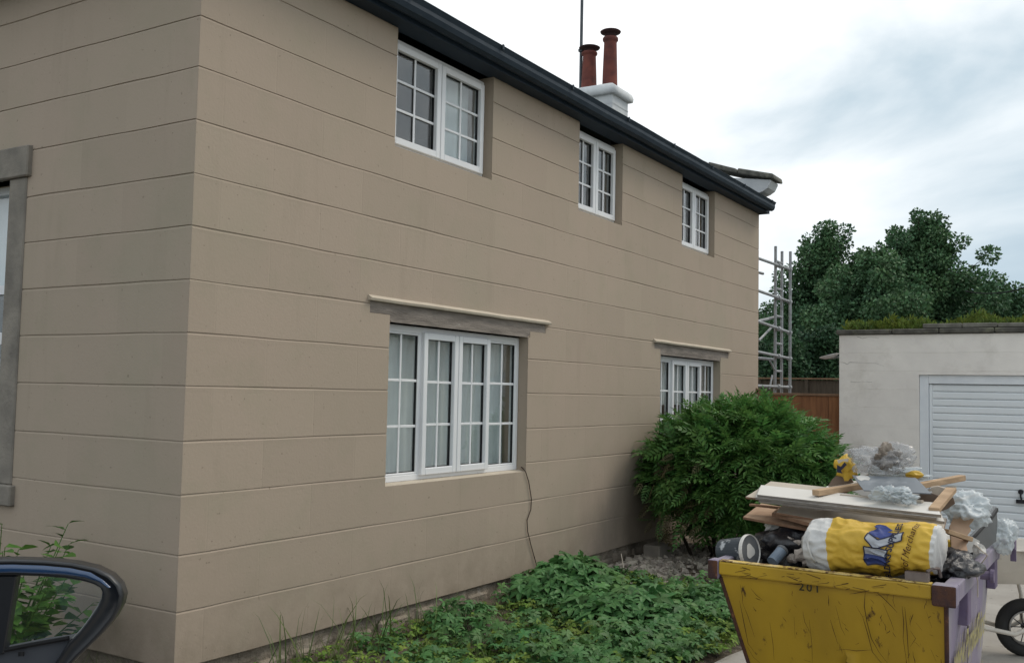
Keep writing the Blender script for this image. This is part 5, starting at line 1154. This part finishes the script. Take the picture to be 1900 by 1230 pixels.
# ---- trees behind the garden: each is trunk + limbs + leafy sprays carried by the limbs
def tree(name, label, base, ht, spread, seed, nl=26, m='tree', cat='tree', lean=0, low=.12, leaf=.115, dens=1.0, shape=None):
    rr = random.Random(seed); r2 = np.random.RandomState(seed); root = empty(name, base); tag(root, label, cat)
    H = ht; tr = MB(); tr.tube([(0, 0, -.3), (.05*lean, 0, H*.3), (.2*lean, .1, H*.6), (.3*lean, 0, H*.88)], .2, 9, rads=[.028*H, .022*H, .013*H, .004*H]); 
    cent = []; rad = []
    for i in range(nl):
        f_ = low+(1-low)*(i+.5)/nl; z = H*f_; a = i*2.4+rr.uniform(-.4, .4)
        w = spread*(shape(f_) if shape else (math.sin(math.pi*min(1, (f_*.80+.20)))**.7)); L_ = w*rr.uniform(.70, 1.02)
        tip = Vector((math.cos(a)*L_, math.sin(a)*L_, z+L_*.32)); st = Vector((.3*lean*f_, 0, z*.82)); md = st.lerp(tip, .5)+Vector((0, 0, -.08*L_))
        tr.tube([st, md, tip], .03, 6, rads=[.010*H*(1-f_*.7), .006*H*(1-f_*.6), .0015*H])
        for k_ in range(5):
            g_ = (k_+1.2)/5.4; p = st.lerp(tip, g_)+Vector((rr.gauss(0, .10*w), rr.gauss(0, .10*w), rr.gauss(.03, .10*w))); cent.append(p); rad.append(rr.uniform(.16, .30)*w*(1.05-.45*g_)+.17)
    for i in range(7):      # upright leaders at the top give the ragged outline
        a = rr.uniform(0, 6.28); r_ = rr.uniform(0, .30)*spread; z = H*rr.uniform(.86, 1.0)-r_*.5
        for q in range(3): cent.append(Vector((math.cos(a)*r_, math.sin(a)*r_, z-q*.28))); rad.append(.15+.07*q)
    tr.build('trunk', 'bark', root, recalc=False)
    T, TF = quad_leaf(.34); nper = [max(12, int(310*dens*(r_/.45)**2)) for r_ in rad]
    stuff(cluster_crown('crown', root, cent, rad, nper, (leaf*.7, leaf*1.15), T, TF, m, r2, inner=.25))
    return root
def at(px_, dist):        # ground point below a sight line at a depth along the view
    d = ray(px_, 740); k_ = dist/d.dot(fw); p = EYE+d*k_; return (p.x, p.y, 0)
tree('leafy_tree', 'tall dark green tree with the highest crown, standing behind the garage roof', at(1712, 30), 7.5, 2.3, 3, nl=46, dens=1.35)
tree('leafy_tree', 'dark green tree with two pointed tops right beside the scaffold tower', at(1535, 30), 7.1, 1.95, 8, nl=40, dens=1.35)
tree('leafy_tree', 'low wide tree filling the gap between the two taller ones', at(1622, 27), 5.9, 1.9, 15, nl=34, dens=1.4)
tree('leafy_tree', 'lower tree behind the garage at the right edge of the picture', at(1850, 31), 5.6, 2.1, 21, nl=34, dens=1.4)
tree('leafy_tree', 'distant tree seen between the scaffold tubes beside the house', at(1440, 33), 4.9, 1.7, 29, nl=26, dens=1.2)
tree('conifer_tree', 'soft dark conifer behind the weathered fence left of the garage', at(1528, 22.5), 3.15, 1.0, 35, nl=26, m='conifer', cat='conifer', leaf=.10, dens=1.5, shape=lambda f: .95*(1-f*.55))
tree('conifer_tree', 'dark bushy conifer behind the scaffold foot', at(1452, 22), 2.9, 1.0, 36, nl=22, m='conifer', cat='conifer', leaf=.10, dens=1.3, shape=lambda f: .9*(1-f*.45))
tree('leafy_tree', 'broad tree on the street side, seen only as a reflection in the windows', (27, -7.5, 0), 8.6, 3.2, 41, nl=30, dens=.7, leaf=.24)
tree('leafy_tree', 'second street tree, seen only as a reflection in the windows', (14.5, -9.5, 0), 8.2, 2.2, 43, nl=26, dens=.7, leaf=.22)
hed = MB()
# a hedge line far off closes the horizon
rs = np.random.RandomState(12); n = 9000; hx = rs.uniform(38, 44, n); hy = rs.uniform(-30, 45, n); hz_ = rs.uniform(0, 1, n)**.8*(2.1+.5*np.sin(hy*.7)); T, TF = quad_leaf(.4)
hd = build_scatter('far_hedge', T, TF, np.stack([hx, hy, hz_], 1), unit(rs.normal(0, 1, (n, 3))), unit(rs.normal(0, 1, (n, 3))), rs.uniform(.25, .4, n), 'conifer'); tag(hd, 'far hedge closing the view behind the gardens', 'hedge', kind='stuff')
# overhead cable at the far right
mb = MB(); a_, b_ = PX(1790, 540, 22), PX(1990, 488, 22); mb.tube([a_.lerp(b_, t)-Vector((0, 0, .25*4*t*(1-t))) for t in [i/10 for i in range(11)]], .012, 5); tag(mb.build('overhead_cable', 'rubber'), 'thin overhead cable above the trees at the right edge', 'cable')

# ---- the big shrub with feathery leaves in front of the far lower window
bx, by = 9.95, 3.42
shrub = empty('feathery_shrub', (bx, by, 0)); tag(shrub, 'large rounded shrub with feathery compound leaves by the far lower window', 'shrub')
rs = np.random.RandomState(4)
stems = MB()
for (dx, dy, ex, ey, ez, r_) in [(-.25, .35, -.85, .55, 1.05, .016), (-.05, .20, -.55, .1, 1.3, .02), (.05, .0, .1, -.1, 1.5, .026), (.1, .1, .5, .3, 1.4, .02), (.15, -.1, .6, -.5, 1.3, .018), (0, .25, -.2, .7, 1.25, .016), (-.1, -.1, -.5, -.6, 1.1, .016), (.2, .3, .8, .5, 1.0, .015)]:
    stems.tube([(dx, dy, -.05), (dx*1.2+ex*.12, dy*1.2+ey*.12, .35), (ex*.6, ey*.6, ez*.62), (ex, ey, ez)], r_, 7, rads=[r_*1.1, r_, r_*.7, r_*.3])
stems.build('stem', 'bark', shrub, smooth=True)
def dome(n_, rs, lo=.25):
    d = unit(rs.normal(0, 1, (n_, 3))); d[:, 2] = np.where(d[:, 2] < -.85, -d[:, 2], d[:, 2])
    lump_ = np.array([.10*mnoise.noise(Vector(tuple(v*2.3)))+.07*mnoise.noise(Vector(tuple(v*5))) for v in d])[:, None]
    rad = (lo+(1-lo)*rs.uniform(0, 1, (n_, 1))**.5)*(1+1.3*lump_)
    p = d*rad*np.array([.99, .98, .70])+np.array([.03, -.02, .93])
    sq = np.clip((p[:, 2:3]-.05)/.75, 0, 1)**.5; p[:, :2] *= (.52+.48*sq)
    return p, d, rad
T, TF = pinnate(6, .055, .34, .22)
n = 3800; p, d, rad = dome(n, rs, .42)
Dv = unit(d*np.array([1, 1, .55])+rs.normal(0, .40, (n, 3))+np.array([0, 0, .22])); Uv = unit(np.array([0, 0, 1.0])+d*.35+rs.normal(0, .25, (n, 3))); Sv = rs.uniform(.20, .31, n)
cam_l = np.array(EYE)-np.array([bx, by, 0]); vis = (unit(p)@unit(cam_l))+rad[:, 0]*1.1
order = np.argsort(-vis); big, rest = order[:290], order[290:]
stuff(build_scatter('foliage', T, TF, p[rest]-Dv[rest]*.12, Dv[rest], Uv[rest], Sv[rest], 'bush', shrub))
lm = tmesh('compound_leaf', T, TF, 'bush'); lm2 = tmesh('compound_leaf_b', *pinnate(5, .062, .38, .34), 'bush')
leaf_objects('leaf', lm, (p[big[::2]]-Dv[big[::2]]*.10).tolist(), Dv[big[::2]], Uv[big[::2]], Sv[big[::2]], shrub)
leaf_objects('leaf', lm2, (p[big[1::2]]-Dv[big[1::2]]*.10).tolist(), Dv[big[1::2]], Uv[big[1::2]], Sv[big[1::2]], shrub)
# hanging browned sprays at the left side, and the low skirt on the right
n = 34; P_ = np.stack([rs.uniform(-.90, -.45, n), rs.uniform(-.25, .75, n), rs.uniform(.45, 1.25, n)], 1); D_ = unit(np.stack([rs.normal(-.5, .4, n), rs.normal(0, .5, n), rs.uniform(-1.3, -.3, n)], 1)); U_ = unit(rs.normal(0, 1, (n, 3))+np.array([-.6, -.6, .3]))
stuff(build_scatter('drooping_foliage', T, TF, P_, D_, U_, rs.uniform(.16, .26, n), 'bush', shrub))
n = 46; P_ = np.stack([rs.uniform(-.95, -.65, n), rs.uniform(-.1, .8, n), rs.uniform(.35, 1.15, n)], 1); D_ = unit(np.stack([rs.normal(-.4, .5, n), rs.normal(.1, .5, n), rs.uniform(-1.2, -.1, n)], 1)); U_ = unit(rs.normal(0, 1, (n, 3))+np.array([-.6, -.6, .3]))
stuff(build_scatter('browned_foliage', T, TF, P_, D_, U_, rs.uniform(.12, .20, n), 'bush_brown', shrub))
n = 230; P_ = np.stack([rs.uniform(-.30, .95, n), rs.uniform(-1.05, .1, n), rs.uniform(.15, .62, n)], 1); D_ = unit(np.stack([rs.normal(-.3, .6, n), rs.normal(-.4, .5, n), rs.normal(.1, .4, n)], 1)); U_ = unit(rs.normal(0, .3, (n, 3))+np.array([0, 0, 1.0]))
stuff(build_scatter('low_foliage', T, TF, P_, D_, U_, rs.uniform(.20, .30, n), 'bush', shrub))

# ---- the leafy clumps and weeds in the bed below the wall
wl = [palmate(5, 125, s_) for s_ in range(3)]; wmesh = [tmesh('lobed_leaf', a_, b_, 'weed') for a_, b_ in wl]
def clump(label, cx, cy, rx, ry, h, nleaf, size, seed, nobj=60, m='weed'):
    r2 = np.random.RandomState(seed); rr = random.Random(seed); root = empty('leafy_weed', (cx, cy, .03)); tag(root, label, 'weed', 'leafy weed clumps in the bed')
    a = r2.uniform(0, 2*np.pi, nleaf); q = np.sqrt(r2.uniform(0, 1, nleaf)); x = np.cos(a)*q*rx; y = np.sin(a)*q*ry
    hh = h*(1-.55*q**2)*(.55+.45*r2.uniform(0, 1, nleaf))*(1+.25*np.array([mnoise.noise(Vector((u*4, v*4, seed))) for u, v in zip(x, y)])); P_ = np.stack([x, y, hh], 1)
    D_ = unit(np.stack([np.cos(a)*.8*q+r2.normal(0, .5, nleaf), np.sin(a)*.8*q+r2.normal(0, .5, nleaf)-.15, r2.normal(-.12, .22, nleaf)], 1)); U_ = unit(np.stack([np.cos(a)*q*.35+r2.normal(0, .22, nleaf)-.1, np.sin(a)*q*.35+r2.normal(0, .22, nleaf)-.15, np.ones(nleaf)], 1)); S_ = r2.uniform(*size, nleaf)
    st = MB()
    for i in range(0, nleaf, 3): st.tube([(x[i]*.55, y[i]*.55, -.03), (x[i]*.85, y[i]*.85, hh[i]*.6), (x[i], y[i], hh[i])], .003, 4, cap=False)
    st.build('stem', 'weed', root, recalc=False)
    cl = np.array([EYE.x-cx, EYE.y-cy, EYE.z]); sc_ = P_@unit(cl)+P_[:, 2]*.8; od = np.argsort(-sc_); b_, r_ = od[:nobj], od[nobj:]
    for k_ in range(3):
        i_ = b_[k_::3]; leaf_objects('leaf', wmesh[k_], P_[i_].tolist(), D_[i_], U_[i_], S_[i_], root)
    if len(r_): stuff(build_scatter('foliage', wl[0][0], wl[0][1], P_[r_], D_[r_], U_[r_], S_[r_], m, root))
clump('big leafy weed clump against the wall foot where the cable comes down', 7.15, 3.88, .62, .40, .38, 300, (.07, .115), 1, 80)
clump('broad leafy weed clump in the middle of the bed, tallest and widest', 6.85, 3.15, .66, .50, .27, 340, (.07, .12), 2, 80)
clump('leafy weed clump at the right, nearest to the skip', 7.35, 2.75, .55, .38, .23, 230, (.055, .095), 3, 50)
clump('low leafy weed clump at the bottom of the picture, left of the skip', 6.00, 2.72, .45, .36, .18, 170, (.05, .09), 4, 40)
clump('pale leafy clump by the wall foot, left of the big clumps', 5.75, 3.98, .36, .22, .24, 110, (.045, .075), 5, 30)
clump('yellowish leafy clump between the rubble and the skip', 8.35, 2.75, .30, .25, .22, 80, (.04, .07), 6, 10)
def cover(name, label, n_, fx, fy, z, size, TT, m, seed, drop=.3, keep=None):
    r2 = np.random.RandomState(seed); x = fx(r2, n_); y = fy(r2, n_, x); k_ = np.array([(mnoise.noise(Vector((a*1.9, b*1.9, seed)))+.5*mnoise.noise(Vector((a*6, b*6, seed))) > drop) and (keep is None or keep(a, b)) for a, b in zip(x, y)]); x, y = x[k_], y[k_]; m_ = len(x)
    zz = r2.uniform(*z, m_)*(1+.5*np.array([mnoise.noise(Vector((a*3, b*3, 1))) for a, b in zip(x, y)]))
    o = build_scatter(name, TT[0], TT[1], np.stack([x, y, zz], 1), unit(np.stack([r2.normal(0, 1, m_), r2.normal(0, 1, m_), r2.normal(.1, .35, m_)], 1)), unit(np.stack([r2.normal(0, .35, m_)-.1, r2.normal(0, .35, m_)-.15, np.ones(m_)], 1)), r2.uniform(*size, m_), m)
    tag(o, label, 'ground cover', kind='stuff'); return o
inb = lambda a, b: b > drive_edge(a)-.06 and not (a > 8.3 and b > 3.1 and mnoise.noise(Vector((a*3, b*3, 8))) < .45)
cover('ground_cover', 'low yellow-green leafy ground cover over the bed', 11000, lambda r, n: r.uniform(3.6, 9.6, n), lambda r, n, x: r.uniform(2.25, 4.22, n), (.03, .13), (.03, .06), palmate(3, 80, 4), 'lowweed', 2, drop=-.20, keep=inb)
cover('ground_cover', 'darker low leafy weeds mixed into the bed', 6000, lambda r, n: r.uniform(4.2, 8.6, n), lambda r, n, x: r.uniform(2.35, 4.2, n), (.04, .17), (.04, .07), wl[1], 'weed', 5, drop=-.05, keep=inb)
def blades(name, label, n_, x0, x1, y0, y1, L_, seed, m='grass', keep=None, lean=.45):
    r2 = np.random.RandomState(seed); x = r2.uniform(x0, x1, n_); y = r2.uniform(y0, y1, n_)
    if keep is not None: k_ = np.array([keep(a, b) for a, b in zip(x, y)]); x, y = x[k_], y[k_]
    m_ = len(x); V_ = np.array([(0, .012, 0), (0, -.012, 0), (.5, -.009, .0), (.5, .009, .0), (.85, -.004, -.10), (.85, .004, -.10), (1, 0, -.22)]); F_ = np.array([(0, 1, 2, 3), (3, 2, 4, 5), (5, 4, 6, 6)])
    D_ = unit(np.stack([r2.normal(0, lean, m_), r2.normal(0, lean, m_), np.ones(m_)], 1)); o = build_scatter(name, V_, F_, np.stack([x, y, np.full(m_, .02)], 1), D_, unit(r2.normal(0, 1, (m_, 3))), r2.uniform(*L_, m_), m); tag(o, label, 'grass', kind='stuff'); return o
blades('grass', 'grass tufts along the foot of the wall and through the weeds', 5200, 3.7, 8.8, 2.35, 4.3, (.06, .22), 3, keep=lambda a, b: inb(a, b) and mnoise.noise(Vector((a*2.6, b*2.6, 6))) > .02)
blades('grass', 'long thin grass stalks rising in front of the near wall foot', 60, 4.15, 5.6, 3.95, 4.32, (.25, .48), 9, lean=.30)
blades('grass', 'grass at the foot of the side wall', 1800, 1.5, 3.7, 4.6, 7.5, (.08, .25), 10)
# rubble strewn by the foot of the wall
r2 = np.random.RandomState(8); V = []; F = []
bmr = MB()
for i in range(1500):
    x = r2.uniform(7.9, 10.6); y = 4.25-abs(r2.normal(0, .38)); 
    if y < 3.1: continue
    s_ = r2.uniform(.010, .038)*(1.5 if r2.rand() < .12 else 1); a = r2.uniform(0, 6.3); u = Vector((math.cos(a), math.sin(a), r2.normal(0, .3)))*s_; v = Vector((-math.sin(a), math.cos(a), r2.normal(0, .3)))*s_*r2.uniform(.5, 1); w = Vector((0, 0, s_*r2.uniform(.25, .6))); c = Vector((x, y, .055+r2.uniform(0, .02)))
    bmr.hexa([c-u-v-w, c+u-v-w, c+u*.9+v-w, c-u*.8+v-w, c-u*.8-v*.8+w, c+u*.8-v*.9+w, c+u*.7+v*.7+w, c-u+v*.8+w])
ro = bmr.build('rubble', 'rubble', recalc=False); tag(ro, 'pale broken chips and flakes strewn along the wall foot before the shrub', 'rubble', kind='stuff')
mb = MB(); mb.box((9.30, 4.02, .07), (9.62, 4.20, .20)); tag(mb.build('stone_block', 'stone', bevel=.012), 'dark squarish block on the rubble under the left side of the shrub', 'block')
mb = MB(); mb.bar((8.35, 3.95, .08), (8.42, 4.02, .24), .006, .006); tag(mb.build('cane', 'cream'), 'short pale stick upright in the rubble by the wall', 'stick')
# ---- shrub at the left edge behind the car door
T, TF = leaf_simple(.34, .22)
sb = PZ(30, 1100, .1); sb = Vector((3.02, 5.05, 0)); ls = empty('young_shrub', sb); tag(ls, 'young light green shrub against the side wall behind the car door', 'shrub')
r2 = np.random.RandomState(17); rr = random.Random(2); st = MB(); PP = []; DD = []
for i in range(48):
    a = rr.uniform(0, 6.28); r_ = rr.uniform(.05, .58); h = rr.uniform(.45, 1.05)*(1-.25*r_); tip = Vector((math.cos(a)*r_, math.sin(a)*r_, h)); b0_ = Vector((math.cos(a)*.06, math.sin(a)*.06, 0)); md = b0_.lerp(tip, .5)+Vector((0, 0, .06))
    st.tube([b0_, md, tip], .006, 5, rads=[.008, .005, .002])
    for k_ in range(20):
        t = .15+.85*k_/19; p_ = b0_.lerp(md, t*2) if t < .5 else md.lerp(tip, t*2-1); b_ = rr.uniform(0, 6.28); PP.append(p_); DD.append((math.cos(b_)+.5*math.cos(a), math.sin(b_)+.5*math.sin(a), rr.uniform(-.2, .5)))
st.build('stem', 'shrub', ls, recalc=False)
PP = np.array([tuple(v) for v in PP]); DD = unit(np.array(DD)); UU = unit(np.array([0, 0, 1.0])+r2.normal(0, .3, PP.shape)); SS = r2.uniform(.07, .125, len(PP))
od = np.argsort(-(PP@np.array([-.6, -.7, .5]))); lmm = tmesh('oval_leaf', T, TF, 'shrub')
leaf_objects('leaf', lmm, PP[od[:150]].tolist(), DD[od[:150]], UU[od[:150]], SS[od[:150]], ls)
stuff(build_scatter('foliage', T, TF, PP[od[150:]], DD[od[150:]], UU[od[150:]], SS[od[150:]], 'shrub', ls))
